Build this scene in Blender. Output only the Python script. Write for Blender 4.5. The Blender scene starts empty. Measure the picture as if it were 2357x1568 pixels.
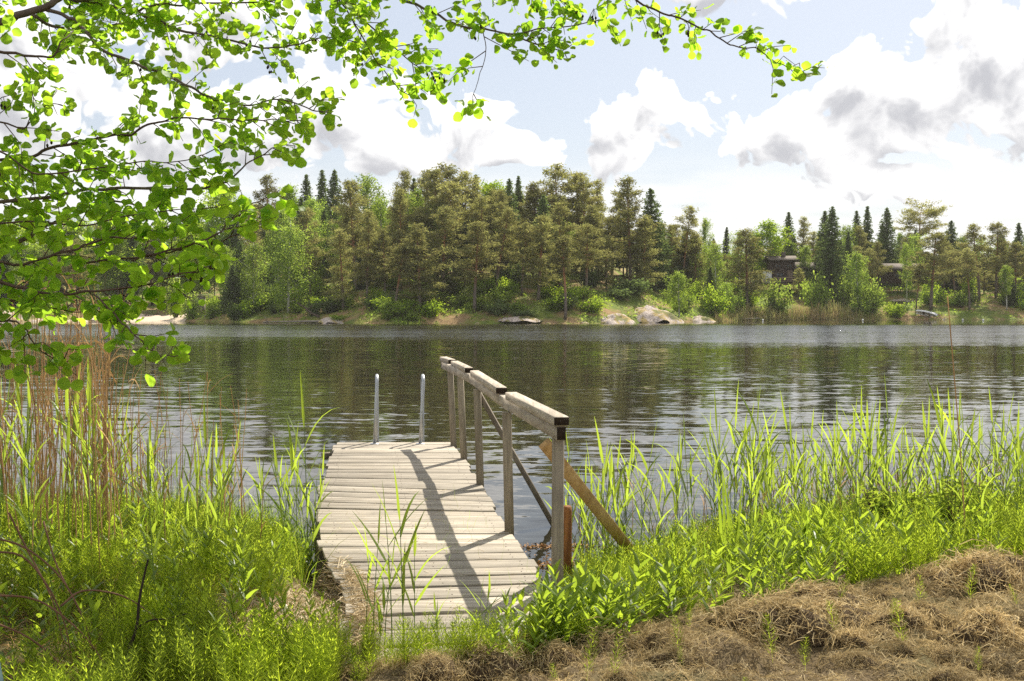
import bpy, math, random
import numpy as np
from mathutils import Vector, Matrix

R = math.radians
rng = np.random.default_rng(7)
rnd = random.Random(11)
sc = bpy.context.scene
COL = sc.collection

# ------------------------------------------------------------------ camera
CZ = 2.04                     # eye height above the lake
PITCH = R(2.0)
F = 2290.0                    # focal length for a 2356 px wide picture
cam_d = bpy.data.cameras.new('camera')
cam_d.sensor_width = 36.0
cam_d.lens = 36.0 * F / 2356.0
cam_d.clip_start = 0.05
cam_d.clip_end = 3000
cam = bpy.data.objects.new('camera', cam_d)
cam.location = (0, 0, CZ)
cam.rotation_euler = (R(90) - PITCH, 0, 0)
COL.objects.link(cam)
sc.camera = cam

# ------------------------------------------------------------------ view / sampling
sc.view_settings.view_transform = 'Standard'
sc.view_settings.look = 'None'
sc.view_settings.gamma = 1.0
sc.view_settings.use_curve_mapping = False
sc.view_settings.exposure = 0.68
sc.render.engine = 'CYCLES'
sc.cycles.max_bounces = 8
sc.cycles.diffuse_bounces = 5
sc.cycles.glossy_bounces = 3
sc.cycles.transmission_bounces = 5
sc.cycles.caustics_reflective = False
sc.cycles.caustics_refractive = False
sc.cycles.sample_clamp_indirect = 6.0
sc.cycles.use_denoising = False

# ------------------------------------------------------------------ sun
SUN_AZ, SUN_EL = R(28), R(50)          # azimuth to the right of the view direction
sd = Vector((math.sin(SUN_AZ) * math.cos(SUN_EL), math.cos(SUN_AZ) * math.cos(SUN_EL), math.sin(SUN_EL)))
sun_d = bpy.data.lights.new('sun', 'SUN')
sun_d.energy = 5.0
sun_d.angle = R(0.5)
sun_d.color = (1.0, 0.94, 0.83)
sun = bpy.data.objects.new('sun', sun_d)
sun.rotation_euler = (-sd).to_track_quat('-Z', 'Y').to_euler()
sun.location = (20, 40, 60)
COL.objects.link(sun)

# ------------------------------------------------------------------ node helper
class NT:
    def __init__(self, tree):
        self.t = tree
        self.L = tree.links
    def n(self, typ, **kw):
        nd = self.t.nodes.new(typ)
        for k, v in kw.items():
            setattr(nd, k, v)
        return nd
    def put(self, sock, v):
        if isinstance(v, bpy.types.NodeSocket):
            self.L.new(v, sock)
        elif v is not None:
            try:
                sock.default_value = v
            except Exception:
                sock.default_value = (v, v, v)
    def m(self, op, a, b=None, c=None, clamp=False):
        nd = self.n('ShaderNodeMath', operation=op)
        nd.use_clamp = clamp
        self.put(nd.inputs[0], a)
        if b is not None: self.put(nd.inputs[1], b)
        if c is not None: self.put(nd.inputs[2], c)
        return nd.outputs[0]
    def vm(self, op, a, b=None):
        nd = self.n('ShaderNodeVectorMath', operation=op)
        self.put(nd.inputs[0], a)
        if b is not None:
            if op == 'SCALE': self.put(nd.inputs['Scale'], b)
            else: self.put(nd.inputs[1], b)
        return nd.outputs['Value'] if op in ('LENGTH', 'DOT_PRODUCT') else nd.outputs[0]
    def step(self, x, lo, hi, a=0.0, b=1.0):
        nd = self.n('ShaderNodeMapRange', interpolation_type='SMOOTHSTEP')
        self.put(nd.inputs[0], x)
        nd.inputs[1].default_value = lo; nd.inputs[2].default_value = hi
        nd.inputs[3].default_value = a; nd.inputs[4].default_value = b
        return nd.outputs[0]
    def noise(self, vec, scale, detail=3.0, rough=0.5, dist=0.0, color=False):
        nd = self.n('ShaderNodeTexNoise')
        self.put(nd.inputs['Vector'], vec)
        nd.inputs['Scale'].default_value = scale
        nd.inputs['Detail'].default_value = detail
        nd.inputs['Roughness'].default_value = rough
        nd.inputs['Distortion'].default_value = dist
        return nd.outputs['Color'] if color else nd.outputs[0]
    def mix(self, f, a, b, blend='MIX'):
        nd = self.n('ShaderNodeMix', data_type='RGBA', blend_type=blend)
        self.put(nd.inputs[0], f)
        for s, v in ((nd.inputs[6], a), (nd.inputs[7], b)):
            if isinstance(v, bpy.types.NodeSocket): self.L.new(v, s)
            else: s.default_value = (v[0], v[1], v[2], 1.0)
        return nd.outputs[2]
    def sep(self, v):
        nd = self.n('ShaderNodeSeparateXYZ'); self.put(nd.inputs[0], v); return nd.outputs
    def comb(self, x, y, z):
        nd = self.n('ShaderNodeCombineXYZ')
        for i, v in enumerate((x, y, z)): self.put(nd.inputs[i], v)
        return nd.outputs[0]

# ------------------------------------------------------------------ sky: clear sky + cumulus
world = bpy.data.worlds.new('World')
sc.world = world
world.use_nodes = True
wt = world.node_tree
wt.nodes.clear()
g = NT(wt)

def cloud_group():
    t = bpy.data.node_groups.new('cloud_density', 'ShaderNodeTree')
    t.interface.new_socket('Dir', in_out='INPUT', socket_type='NodeSocketVector')
    t.interface.new_socket('Density', in_out='OUTPUT', socket_type='NodeSocketFloat')
    q = NT(t)
    gi = q.n('NodeGroupInput'); go = q.n('NodeGroupOutput')
    d = gi.outputs[0]
    x, y, z = q.sep(d)
    # stereographic chart of the sky: even scale all round, angles in radians near the view
    k = q.m('DIVIDE', 2.0, q.m('ADD', y, 1.001))
    c0 = q.comb(q.m('MULTIPLY', x, k), q.m('MULTIPLY', z, k), 0.0)
    def noise2(v, sc_, det, ro):
        nd = q.n('ShaderNodeTexNoise', noise_dimensions='2D')
        q.put(nd.inputs['Vector'], v)
        nd.inputs['Scale'].default_value = sc_; nd.inputs['Detail'].default_value = det; nd.inputs['Roughness'].default_value = ro
        return nd
    w = noise2(c0, 8.0, 3.0, 0.55).outputs['Color']
    warp = q.vm('SCALE', q.vm('SUBTRACT', w, (0.5, 0.5, 0.5)), 0.075)
    p = q.vm('ADD', c0, warp)
    px = [(2230, 130, 210, 200), (2060, 260, 240, 150), (1840, 330, 200, 105), (2330, 290, 180, 120),
          (2520, 180, 260, 260), (1930, 215, 110, 90),
          (1440, 285, 125, 105), (1505, 215, 72, 66), (1590, 300, 60, 50),
          (1050, 310, 110, 95), (930, 375, 160, 65), (1175, 355, 90, 42), (800, 250, 150, 140), (640, 310, 190, 130),
          (420, 330, 230, 150), (150, 250, 200, 160), (90, 90, 190, 140), (520, 70, 200, 120),
          (-250, 300, 320, 260), (1640, 0, 130, 55), (1980, 450, 150, 40)]
    field = None
    for (cx, cy, rx, ry) in px:
        nd = q.n('ShaderNodeVectorMath', operation='MULTIPLY_ADD')
        q.put(nd.inputs[0], p)
        nd.inputs[1].default_value = (F / rx, F / ry, 0.0)
        nd.inputs[2].default_value = (-(cx - 1178) / rx, -(704 - cy) / ry, 0.0)
        v = q.vm('LENGTH', nd.outputs[0])
        field = v if field is None else q.m('SMOOTH_MIN', field, v, 0.2)
    field = q.m('SUBTRACT', 1.42, field)
    # the same broken cumulus everywhere else in the sky
    far = q.step(q.vm('LENGTH', q.vm('MULTIPLY', c0, (0.8, 1.0, 0.0))), 0.44, 0.62)
    cov = q.m('MULTIPLY', q.m('SUBTRACT', noise2(c0, 2.6, 1.0, 0.5).outputs[0], 0.43), 5.0)
    cov = q.m('ADD', cov, q.m('MULTIPLY', q.m('SUBTRACT', far, 1.0), 3.0))
    field = q.m('MAXIMUM', field, q.m('MINIMUM', cov, 0.8))
    vo = q.n('ShaderNodeTexVoronoi', feature='F1', voronoi_dimensions='2D')
    q.put(vo.inputs['Vector'], p)
    vo.inputs['Scale'].default_value = 17.0
    vo.inputs['Detail'].default_value = 3.0
    vo.inputs['Roughness'].default_value = 0.6
    fb = noise2(c0, 13.0, 6.0, 0.6).outputs[0]
    den = q.m('ADD', field, q.m('MULTIPLY', q.m('SUBTRACT', 0.45, vo.outputs['Distance']), 0.85))
    den = q.m('ADD', den, q.m('MULTIPLY', q.m('SUBTRACT', fb, 0.5), 0.6))
    q.L.new(den, go.inputs[0])
    return t

CG = cloud_group()
tc = g.n('ShaderNodeTexCoord')
D = g.vm('NORMALIZE', tc.outputs['Generated'])
def dens(v):
    nd = g.n('ShaderNodeGroup'); nd.node_tree = CG
    g.put(nd.inputs[0], v)
    return nd.outputs[0]
d0 = dens(D)
d1 = dens(g.vm('NORMALIZE', g.vm('ADD', D, (0.010, 0.0, 0.024))))
zz = g.sep(D)[2]
sky = g.n('ShaderNodeTexSky')
sky.sky_type = 'NISHITA'
sky.sun_disc = False
sky.sun_elevation = SUN_EL
sky.sun_rotation = SUN_AZ
sky.altitude = 50
sky.air_density = 1.0
sky.dust_density = 1.6
sky.ozone_density = 1.0
# cloud light, in the units of the sky texture (the Background strength scales both)
sh = g.step(g.m('ADD', g.m('MULTIPLY', g.m('SUBTRACT', d1, d0), 0.9), g.m('MULTIPLY', g.m('MINIMUM', d0, 1.1), 0.50)), -0.22, 0.95)
ccol = g.mix(sh, (7.9, 7.85, 7.8), (3.8, 3.85, 4.1))
veil = g.m('MULTIPLY', g.step(zz, 0.155, 0.085), g.step(g.noise(g.vm('MULTIPLY', D, (3.0, 3.0, 16.0)), 3.0, 2.0, 0.55), 0.25, 0.62))
base = g.mix(veil, g.mix(0.6, sky.outputs[0], (4.25, 4.4, 4.65)), (7.2, 7.15, 7.1))
final = g.mix(g.step(d0, 0.0, 0.16), base, ccol)
bg = g.n('ShaderNodeBackground')
g.L.new(final, bg.inputs[0])
bg.inputs[1].default_value = 0.1
wo = g.n('ShaderNodeOutputWorld')
g.L.new(bg.outputs[0], wo.inputs[0])
world.cycles.sampling_method = 'NONE'

# ------------------------------------------------------------------ picture helpers (pixel of the 2356 px wide view -> point)
cp, sp = math.cos(PITCH), math.sin(PITCH)
def ray(u, v):
    a, b = (u - 1178) / F, (784 - v) / F
    return np.array([a, cp + b * sp, -sp + b * cp])
def P(u, v, Y):
    r = ray(u, v); r = r / r[1] * Y
    return np.array([r[0], r[1], CZ + r[2]])
def G(u, v, z):
    r = ray(u, v); k = (z - CZ) / r[2]
    return np.array([r[0] * k, r[1] * k, z])

# ------------------------------------------------------------------ object helpers
def link(o, parent=None):
    COL.objects.link(o)
    if parent is not None:
        o.parent = parent
    return o
def tag(o, label=None, cat=None, group=None, kind=None):
    if label: o['label'] = label
    if cat: o['category'] = cat
    if group: o['group'] = group
    if kind: o['kind'] = kind
    return o
def empty(name, loc, label, cat, group=None):
    o = bpy.data.objects.new(name, None)
    o.empty_display_size = 0.2
    o.location = loc
    link(o)
    return tag(o, label, cat, group)
def mesh_np(name, V, Fc, mat=None, smooth=False):
    """V (n,3), Fc (m,k) equal sized faces, or a list of such arrays"""
    V = np.asarray(V, dtype=np.float32).reshape(-1, 3)
    if not isinstance(Fc, list): Fc = [Fc]
    Fc = [np.asarray(f, dtype=np.int32) for f in Fc if len(f)]
    me = bpy.data.meshes.new(name)
    me.vertices.add(len(V)); me.vertices.foreach_set('co', V.ravel())
    tot = sum(f.size for f in Fc); nf = sum(len(f) for f in Fc)
    me.loops.add(tot); me.loops.foreach_set('vertex_index', np.concatenate([f.ravel() for f in Fc]))
    me.polygons.add(nf)
    starts, off = [], 0
    for f in Fc:
        k = f.shape[1]
        starts.append(off + np.arange(len(f)) * k); off += f.size
    me.polygons.foreach_set('loop_start', np.concatenate(starts).astype(np.int32))
    if smooth:
        me.polygons.foreach_set('use_smooth', np.ones(nf, dtype=bool))
    me.update(calc_edges=True)
    me.validate()
    if mat: me.materials.append(mat)
    return me
def world_loc(p):
    v = Vector(p.location)
    return v
def obj(name, me, parent=None, at=None):
    """parts modelled in world coordinates keep them: the parent's place is taken out"""
    o = bpy.data.objects.new(name, me)
    link(o, parent)
    if at is not None:
        o.location = at
    elif parent is not None and parent.parent is None:
        o.matrix_parent_inverse = Matrix.Translation(-Vector(parent.location))
    return o
class MB:
    def __init__(self):
        self.v = []; self.q = []; self.t = []; self.n = 0
    def add(self, V, Q=None, T=None):
        V = np.asarray(V, dtype=np.float32).reshape(-1, 3)
        if Q is not None and len(Q): self.q.append(np.asarray(Q, dtype=np.int32).reshape(-1, 4) + self.n)
        if T is not None and len(T): self.t.append(np.asarray(T, dtype=np.int32).reshape(-1, 3) + self.n)
        self.v.append(V); self.n += len(V)
        return self
    def mesh(self, name, mat, smooth=False):
        fs = []
        if self.q: fs.append(np.concatenate(self.q))
        if self.t: fs.append(np.concatenate(self.t))
        return mesh_np(name, np.concatenate(self.v), fs, mat, smooth)
    def build(self, name, mat, parent=None, smooth=False, at=None):
        return obj(name, self.mesh(name, mat, smooth), parent, at)
    def hexa(self, c8, bev=0.0):
        """box from 8 corners: bottom 4 then top 4, both counter clockwise; edges on the long sides bevelled"""
        c = np.asarray(c8, dtype=float)
        if bev <= 0:
            return self.add(c, [(0, 3, 2, 1), (4, 5, 6, 7), (0, 1, 5, 4), (1, 2, 6, 5), (2, 3, 7, 6), (3, 0, 4, 7)])
        b, t = c[:4], c[4:]
        cb, ct = b.mean(0), t.mean(0)
        up = (t - b); ln = np.linalg.norm(up, axis=1, keepdims=True); up = up / ln
        def inset(r, k):
            o = []
            for i in range(4):
                e1 = r[(i + 1) % 4] - r[i]; e2 = r[i - 1] - r[i]
                o.append(r[i] + e1 / np.linalg.norm(e1) * k + e2 / np.linalg.norm(e2) * k)
            return np.array(o)
        V = np.concatenate([inset(b, bev), b + up * bev, t - up * bev, inset(t, bev)])
        Q = [(3, 2, 1, 0), (12, 13, 14, 15)]
        for lv in range(3):
            for i in range(4):
                j = (i + 1) % 4
                Q.append((lv * 4 + i, lv * 4 + j, lv * 4 + 4 + j, lv * 4 + 4 + i))
        return self.add(V, Q)
    def box(self, lo, hi, bev=0.0):
        (a, b, c), (d, e, f) = lo, hi
        return self.hexa([(a, b, c), (d, b, c), (d, e, c), (a, e, c), (a, b, f), (d, b, f), (d, e, f), (a, e, f)], bev)
    def beam(self, p, q, w, h, up=(0, 0, 1), bev=0.0):
        """straight beam from p to q, w wide, h high"""
        p, q = np.asarray(p, float), np.asarray(q, float)
        d = (q - p) / np.linalg.norm(q - p)
        s = np.cross(d, np.asarray(up, float))
        s /= np.linalg.norm(s); u = np.cross(s, d)
        s, u = s * w / 2, u * h / 2
        return self.hexa([p - s - u, q - s - u, q + s - u, p + s - u, p - s + u, q - s + u, q + s + u, p + s + u], bev)
    def tube(self, pts, rad, seg=6, cap=True):
        V, Q, T = tube(pts, rad, seg, cap)
        return self.add(V, Q, T)

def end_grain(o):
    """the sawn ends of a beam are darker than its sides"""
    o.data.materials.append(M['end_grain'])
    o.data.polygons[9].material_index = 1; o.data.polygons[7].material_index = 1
def tube(pts, rad, seg=6, cap=True):
    pts = np.asarray(pts, float); n = len(pts)
    rad = np.broadcast_to(np.asarray(rad, float), (n,))
    tan = np.gradient(pts, axis=0); tan /= np.linalg.norm(tan, axis=1, keepdims=True) + 1e-9
    ref = np.array([0.0, 0, 1]) if abs(tan[:, 2]).mean() < 0.8 else np.array([1.0, 0, 0])
    a = np.cross(tan, ref); a /= np.linalg.norm(a, axis=1, keepdims=True) + 1e-9
    b = np.cross(tan, a)
    an = np.arange(seg) / seg * 2 * np.pi
    V = pts[:, None, :] + rad[:, None, None] * (np.cos(an)[None, :, None] * a[:, None, :] + np.sin(an)[None, :, None] * b[:, None, :])
    i = np.arange(n - 1)[:, None] * seg; j = np.arange(seg)[None, :]; k = (j + 1) % seg
    Q = np.stack([i + j, i + k, i + seg + k, i + seg + j], axis=-1).reshape(-1, 4)
    V = V.reshape(-1, 3); T = np.zeros((0, 3), int)
    if cap:
        V = np.concatenate([V, pts[:1], pts[-1:]])
        e0, e1 = len(V) - 2, len(V) - 1
        jj = np.arange(seg); kk = (jj + 1) % seg; o = (n - 1) * seg
        T = np.concatenate([np.stack([np.full(seg, e0), kk, jj], 1), np.stack([np.full(seg, e1), o + jj, o + kk], 1)])
    return V, Q, T
def spline(pts, per=6):
    """Catmull-Rom through the points"""
    p = np.asarray(pts, float)
    p = np.concatenate([2 * p[:1] - p[1:2], p, 2 * p[-1:] - p[-2:-1]])
    out = []
    for i in range(1, len(p) - 2):
        for k in range(per):
            t = k / per
            out.append(0.5 * (2 * p[i] + (p[i + 1] - p[i - 1]) * t + (2 * p[i - 1] - 5 * p[i] + 4 * p[i + 1] - p[i + 2]) * t * t
                              + (3 * p[i] - p[i - 1] - 3 * p[i + 1] + p[i + 2]) * t ** 3))
    out.append(p[-2])
    return np.array(out)
def unit(v):
    v = np.asarray(v, float)
    return v / (np.linalg.norm(v, axis=-1, keepdims=True) + 1e-9)
_VN = {}
def vnoise(x, y, seed=0):
    """smooth value noise in the plane, about -1..1"""
    if seed not in _VN: _VN[seed] = np.random.default_rng(seed).random((64, 64)) * 2 - 1
    r = _VN[seed]
    xi, yi = np.floor(x).astype(int), np.floor(y).astype(int)
    fx, fy = x - xi, y - yi
    fx, fy = fx * fx * (3 - 2 * fx), fy * fy * (3 - 2 * fy)
    a, b = r[xi % 64, yi % 64], r[(xi + 1) % 64, yi % 64]
    c, d = r[xi % 64, (yi + 1) % 64], r[(xi + 1) % 64, (yi + 1) % 64]
    return (a * (1 - fx) + b * fx) * (1 - fy) + (c * (1 - fx) + d * fx) * fy
def scatter(Vv, Fv, pos, yaw, scl, tilt=None):
    """many copies of one small mesh as one array"""
    n, m = len(pos), len(Vv)
    c, s = np.cos(yaw), np.sin(yaw)
    X = Vv[None, :, 0] * c[:, None] - Vv[None, :, 1] * s[:, None]
    Y = Vv[None, :, 0] * s[:, None] + Vv[None, :, 1] * c[:, None]
    Z = np.repeat(Vv[None, :, 2], n, 0)
    if tilt is not None:
        X = X + Z * tilt[:, 0:1]; Y = Y + Z * tilt[:, 1:2]
    W = np.stack([X, Y, Z], -1) * scl[:, None, None] + pos[:, None, :]
    Fo = (Fv[None] + (np.arange(n) * m)[:, None, None]).reshape(-1, Fv.shape[1])
    return W.reshape(-1, 3), Fo

# ------------------------------------------------------------------ materials
def material(name):
    m = bpy.data.materials.new(name)
    m.use_nodes = True
    m.node_tree.nodes.clear()
    q = NT(m.node_tree)
    out = q.n('ShaderNodeOutputMaterial')
    return m, q, out
def bsdf(q, out, col, rough=0.6, spec=0.3, normal=None, metallic=0.0):
    b = q.n('ShaderNodeBsdfPrincipled')
    q.put(b.inputs['Base Color'], col if isinstance(col, bpy.types.NodeSocket) else (*col, 1.0))
    q.put(b.inputs['Roughness'], rough)
    b.inputs['Specular IOR Level'].default_value = spec
    b.inputs['Metallic'].default_value = metallic
    if normal is not None: q.L.new(normal, b.inputs['Normal'])
    q.L.new(b.outputs[0], out.inputs[0])
    return b
def bump(q, h, strength=0.3, dist=0.01):
    nd = q.n('ShaderNodeBump')
    nd.inputs['Strength'].default_value = strength
    nd.inputs['Distance'].default_value = dist
    q.L.new(h, nd.inputs['Height'])
    return nd.outputs[0]
def leafmat(name, dif, tra, dif2=None, tra2=None, trans=0.5, gloss=0.06, clump=0.6, objvar=0.25, rough=0.45, lo=0.2, hi=0.8):
    """thin leaf: reflects one colour, lets another through; varies by leaf, by clump and by plant"""
    m, q, out = material(name)
    geo = q.n('ShaderNodeNewGeometry'); oi = q.n('ShaderNodeObjectInfo')
    pos = q.n('ShaderNodeTexCoord').outputs['Object']
    cl = q.noise(pos, clump, 2.0)
    f = q.m('ADD', q.m('MULTIPLY', geo.outputs['Random Per Island'], 0.6), q.m('MULTIPLY', q.step(cl, 0.3, 0.7), 0.4))
    dif2 = dif2 or tuple(c * 0.55 for c in dif); tra2 = tra2 or tuple(c * 0.6 for c in tra)
    f = q.step(f, lo, hi)
    cd, ct = q.mix(f, dif, dif2), q.mix(f, tra, tra2)
    val = q.m('ADD', 1.0 - objvar / 2, q.m('MULTIPLY', oi.outputs['Random'], objvar))
    hs = q.n('ShaderNodeHueSaturation'); q.L.new(cd, hs.inputs['Color']); q.L.new(val, hs.inputs['Value'])
    ht = q.n('ShaderNodeHueSaturation'); q.L.new(ct, ht.inputs['Color']); q.L.new(val, ht.inputs['Value'])
    a = q.n('ShaderNodeBsdfDiffuse'); q.L.new(hs.outputs[0], a.inputs[0])
    b = q.n('ShaderNodeBsdfTranslucent'); q.L.new(ht.outputs[0], b.inputs[0])
    mx = q.n('ShaderNodeMixShader'); mx.inputs[0].default_value = trans
    q.L.new(a.outputs[0], mx.inputs[1]); q.L.new(b.outputs[0], mx.inputs[2])
    last = mx
    if gloss > 0:
        gl = q.n('ShaderNodeBsdfGlossy'); gl.inputs['Roughness'].default_value = rough
        gl.inputs['Color'].default_value = (1, 1, 1, 1)
        m2 = q.n('ShaderNodeMixShader')
        fr = q.n('ShaderNodeFresnel'); fr.inputs[0].default_value = 1.35
        q.L.new(q.m('MULTIPLY', q.m('MINIMUM', fr.outputs[0], 0.25), gloss * 6), m2.inputs[0])
        q.L.new(mx.outputs[0], m2.inputs[1]); q.L.new(gl.outputs[0], m2.inputs[2])
        last = m2
    q.L.new(last.outputs[0], out.inputs[0])
    return m
def woodmat(name, c1, c2, scale, dark=(0.05, 0.04, 0.03), rough=0.75, objvar=0.35):
    m, q, out = material(name)
    pos = q.n('ShaderNodeTexCoord').outputs['Object']
    oi = q.n('ShaderNodeObjectInfo')
    sh = q.vm('ADD', pos, q.vm('SCALE', q.comb(oi.outputs['Random'], oi.outputs['Random'], oi.outputs['Random']), 40.0))
    st = q.vm('MULTIPLY', sh, scale)
    g1 = q.noise(st, 1.0, 5.0, 0.65, 0.6)
    g2 = q.noise(st, 4.0, 3.0, 0.6)
    blot = q.noise(sh, 3.0, 4.0, 0.6)
    spots = q.noise(q.vm('MULTIPLY', sh, tuple(6 + s * 0.35 for s in scale)), 1.0, 2.0, 0.5)
    col = q.mix(q.step(g1, 0.32, 0.68), c1, c2)
    col = q.mix(q.m('MULTIPLY', q.step(g2, 0.52, 0.75), 0.55), col, tuple(c * 0.5 for c in c1))
    col = q.mix(q.m('MULTIPLY', q.step(blot, 0.45, 0.75), 0.6), col, tuple(c * 0.5 for c in c2))
    col = q.mix(q.m('MULTIPLY', q.step(spots, 0.70, 0.78), 0.8), col, dark)
    hs = q.n('ShaderNodeHueSaturation'); q.L.new(col, hs.inputs['Color'])
    q.L.new(q.m('ADD', 1 - objvar / 2, q.m('MULTIPLY', oi.outputs['Random'], objvar)), hs.inputs['Value'])
    bsdf(q, out, hs.outputs[0], rough, 0.25, bump(q, g1, 0.5, 0.006))
    return m
def simplemat(name, col, rough=0.6, spec=0.3, var=0.25, scale=6.0, metallic=0.0):
    m, q, out = material(name)
    pos = q.n('ShaderNodeTexCoord').outputs['Object']
    n = q.noise(pos, scale, 5.0, 0.6)
    c = q.mix(n, tuple(x * (1 - var) for x in col), tuple(min(1, x * (1 + var)) for x in col))
    bsdf(q, out, c, rough, spec, bump(q, n, 0.2, 0.01), metallic)
    return m

M = {}
M['deck'] = woodmat('weathered_deck_wood', (0.20, 0.165, 0.12), (0.47, 0.415, 0.33), (1.3, 38, 38), dark=(0.07, 0.05, 0.035), objvar=0.4)
M['post'] = woodmat('grey_post_wood', (0.20, 0.165, 0.115), (0.36, 0.30, 0.22), (22, 22, 1.5), objvar=0.2)
M['rail'] = woodmat('grey_rail_wood', (0.32, 0.265, 0.20), (0.52, 0.45, 0.36), (24, 1.5, 24), objvar=0.15)
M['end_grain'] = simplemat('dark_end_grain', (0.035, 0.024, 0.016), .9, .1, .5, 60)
M['brace_old'] = woodmat('dark_brace_wood', (0.13, 0.10, 0.07), (0.24, 0.20, 0.15), (10, 10, 3), objvar=0.1)
M['brace_new'] = woodmat('fresh_brace_wood', (0.48, 0.28, 0.11), (0.64, 0.42, 0.2), (10, 10, 3), objvar=0.1)
M['stub'] = woodmat('rusty_brown_wood', (0.16, 0.06, 0.02), (0.36, 0.15, 0.045), (18, 18, 2), objvar=0.1)
M['steel'] = simplemat('galvanised_steel', (0.45, 0.46, 0.47), 0.42, 0.5, 0.12, 30, metallic=0.85)
M['bark'] = simplemat('alder_bark', (0.13, 0.10, 0.075), 0.85, 0.2, 0.5, 25)
M['twig'] = simplemat('twig_bark', (0.10, 0.065, 0.045), 0.8, 0.2, 0.4, 25)
M['cone'] = simplemat('alder_cone', (0.030, 0.020, 0.015), 0.85, 0.2, 0.4, 60)
M['alder_leaf'] = leafmat('alder_leaf', (0.13, 0.22, 0.02), (0.56, 0.80, 0.05), (0.08, 0.16, 0.015), (0.42, 0.70, 0.04), trans=0.68, gloss=0.03, clump=2.0, objvar=0.1)
M['reed_leaf'] = leafmat('reed_leaf', (0.14, 0.20, 0.03), (0.54, 0.68, 0.06), (0.10, 0.15, 0.035), (0.34, 0.46, 0.05), trans=0.6, gloss=0.03, clump=1.5, objvar=0.5)
M['reed_stem'] = simplemat('reed_stem', (0.12, 0.18, 0.04), 0.5, 0.3, 0.3, 8)
M['dry_reed'] = leafmat('dry_reed', (0.58, 0.38, 0.19), (0.50, 0.30, 0.12), (0.40, 0.24, 0.11), (0.34, 0.19, 0.07), trans=0.25, gloss=0.0, clump=2.0, objvar=0.6)
M['grass'] = leafmat('bank_grass', (0.13, 0.22, 0.035), (0.42, 0.62, 0.05), (0.15, 0.18, 0.04), (0.42, 0.46, 0.06), trans=0.55, gloss=0.0, clump=1.2, objvar=0.1)
M['horsetail'] = leafmat('horsetail', (0.19, 0.26, 0.025), (0.62, 0.74, 0.045), (0.11, 0.15, 0.025), (0.34, 0.42, 0.04), trans=0.58, gloss=0.0, clump=2.4, objvar=0.1)
M['herb'] = leafmat('herb_leaf', (0.14, 0.21, 0.025), (0.52, 0.66, 0.045), (0.09, 0.14, 0.02), (0.32, 0.44, 0.035), trans=0.58, gloss=0.03, clump=2.0, objvar=0.4)
M['yellow_shrub'] = leafmat('yellow_leaf', (0.15, 0.21, 0.03), (0.46, 0.58, 0.05), (0.11, 0.16, 0.03), (0.34, 0.42, 0.04), trans=0.55, gloss=0.0, clump=2.0, objvar=0.3)
M['hay'] = leafmat('dry_hay', (0.70, 0.57, 0.33), (0.64, 0.48, 0.23), (0.22, 0.16, 0.08), (0.20, 0.14, 0.06), trans=0.36, gloss=0.0, clump=7.0, objvar=0.6, lo=0.2, hi=0.8)
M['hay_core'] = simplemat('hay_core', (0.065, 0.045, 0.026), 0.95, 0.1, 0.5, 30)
M['straw'] = leafmat('pale_straw', (0.62, 0.52, 0.36), (0.5, 0.4, 0.22), (0.42, 0.32, 0.19), (0.3, 0.22, 0.1), trans=0.2, gloss=0.0, clump=3.0, objvar=0.2)
M['pine'] = leafmat('pine_needles', (0.225, 0.24, 0.09), (0.47, 0.47, 0.13), (0.165, 0.165, 0.07), (0.30, 0.27, 0.085), trans=0.46, gloss=0.0, clump=0.45, objvar=0.5)
M['spruce'] = leafmat('spruce_needles', (0.12, 0.165, 0.06), (0.24, 0.33, 0.08), (0.08, 0.11, 0.045), (0.15, 0.2, 0.05), trans=0.4, gloss=0.0, clump=0.5, objvar=0.4)
M['birch'] = leafmat('birch_leaves', (0.19, 0.265, 0.05), (0.48, 0.60, 0.08), (0.12, 0.19, 0.035), (0.31, 0.44, 0.06), trans=0.55, gloss=0.0, clump=0.5, objvar=0.4)
M['maple'] = leafmat('maple_leaves', (0.18, 0.26, 0.025), (0.52, 0.66, 0.05), (0.12, 0.20, 0.02), (0.34, 0.50, 0.04), trans=0.55, gloss=0.0, clump=0.6, objvar=0.3)
M['far_reed'] = leafmat('far_dry_reed', (0.50, 0.38, 0.20), (0.46, 0.34, 0.16), (0.28, 0.30, 0.09), (0.34, 0.40, 0.09), trans=0.4, gloss=0.0, clump=0.4, objvar=0.2)
M['birch_bark'] = simplemat('birch_bark', (0.50, 0.48, 0.43), 0.8, 0.2, 0.4, 3)
M['spruce_bark'] = simplemat('spruce_bark', (0.10, 0.075, 0.055), 0.9, 0.1, 0.4, 4)
M['driftwood'] = simplemat('grey_driftwood', (0.30, 0.26, 0.21), 0.9, 0.1, 0.4, 4)

def pine_bark():
    m, q, out = material('pine_bark')
    pos = q.n('ShaderNodeTexCoord').outputs['Object']
    z = q.sep(pos)[2]
    n = q.noise(pos, 2.0, 4.0, 0.6)
    up = q.step(q.m('ADD', z, q.m('MULTIPLY', q.m('SUBTRACT', n, 0.5), 4.0)), 3.5, 8.0)
    c = q.mix(up, q.mix(n, (0.10, 0.08, 0.065), (0.22, 0.18, 0.15)), q.mix(n, (0.22, 0.10, 0.05), (0.40, 0.19, 0.09)))
    bsdf(q, out, c, 0.9, 0.1)
    return m
M['pine_bark'] = pine_bark()

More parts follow.
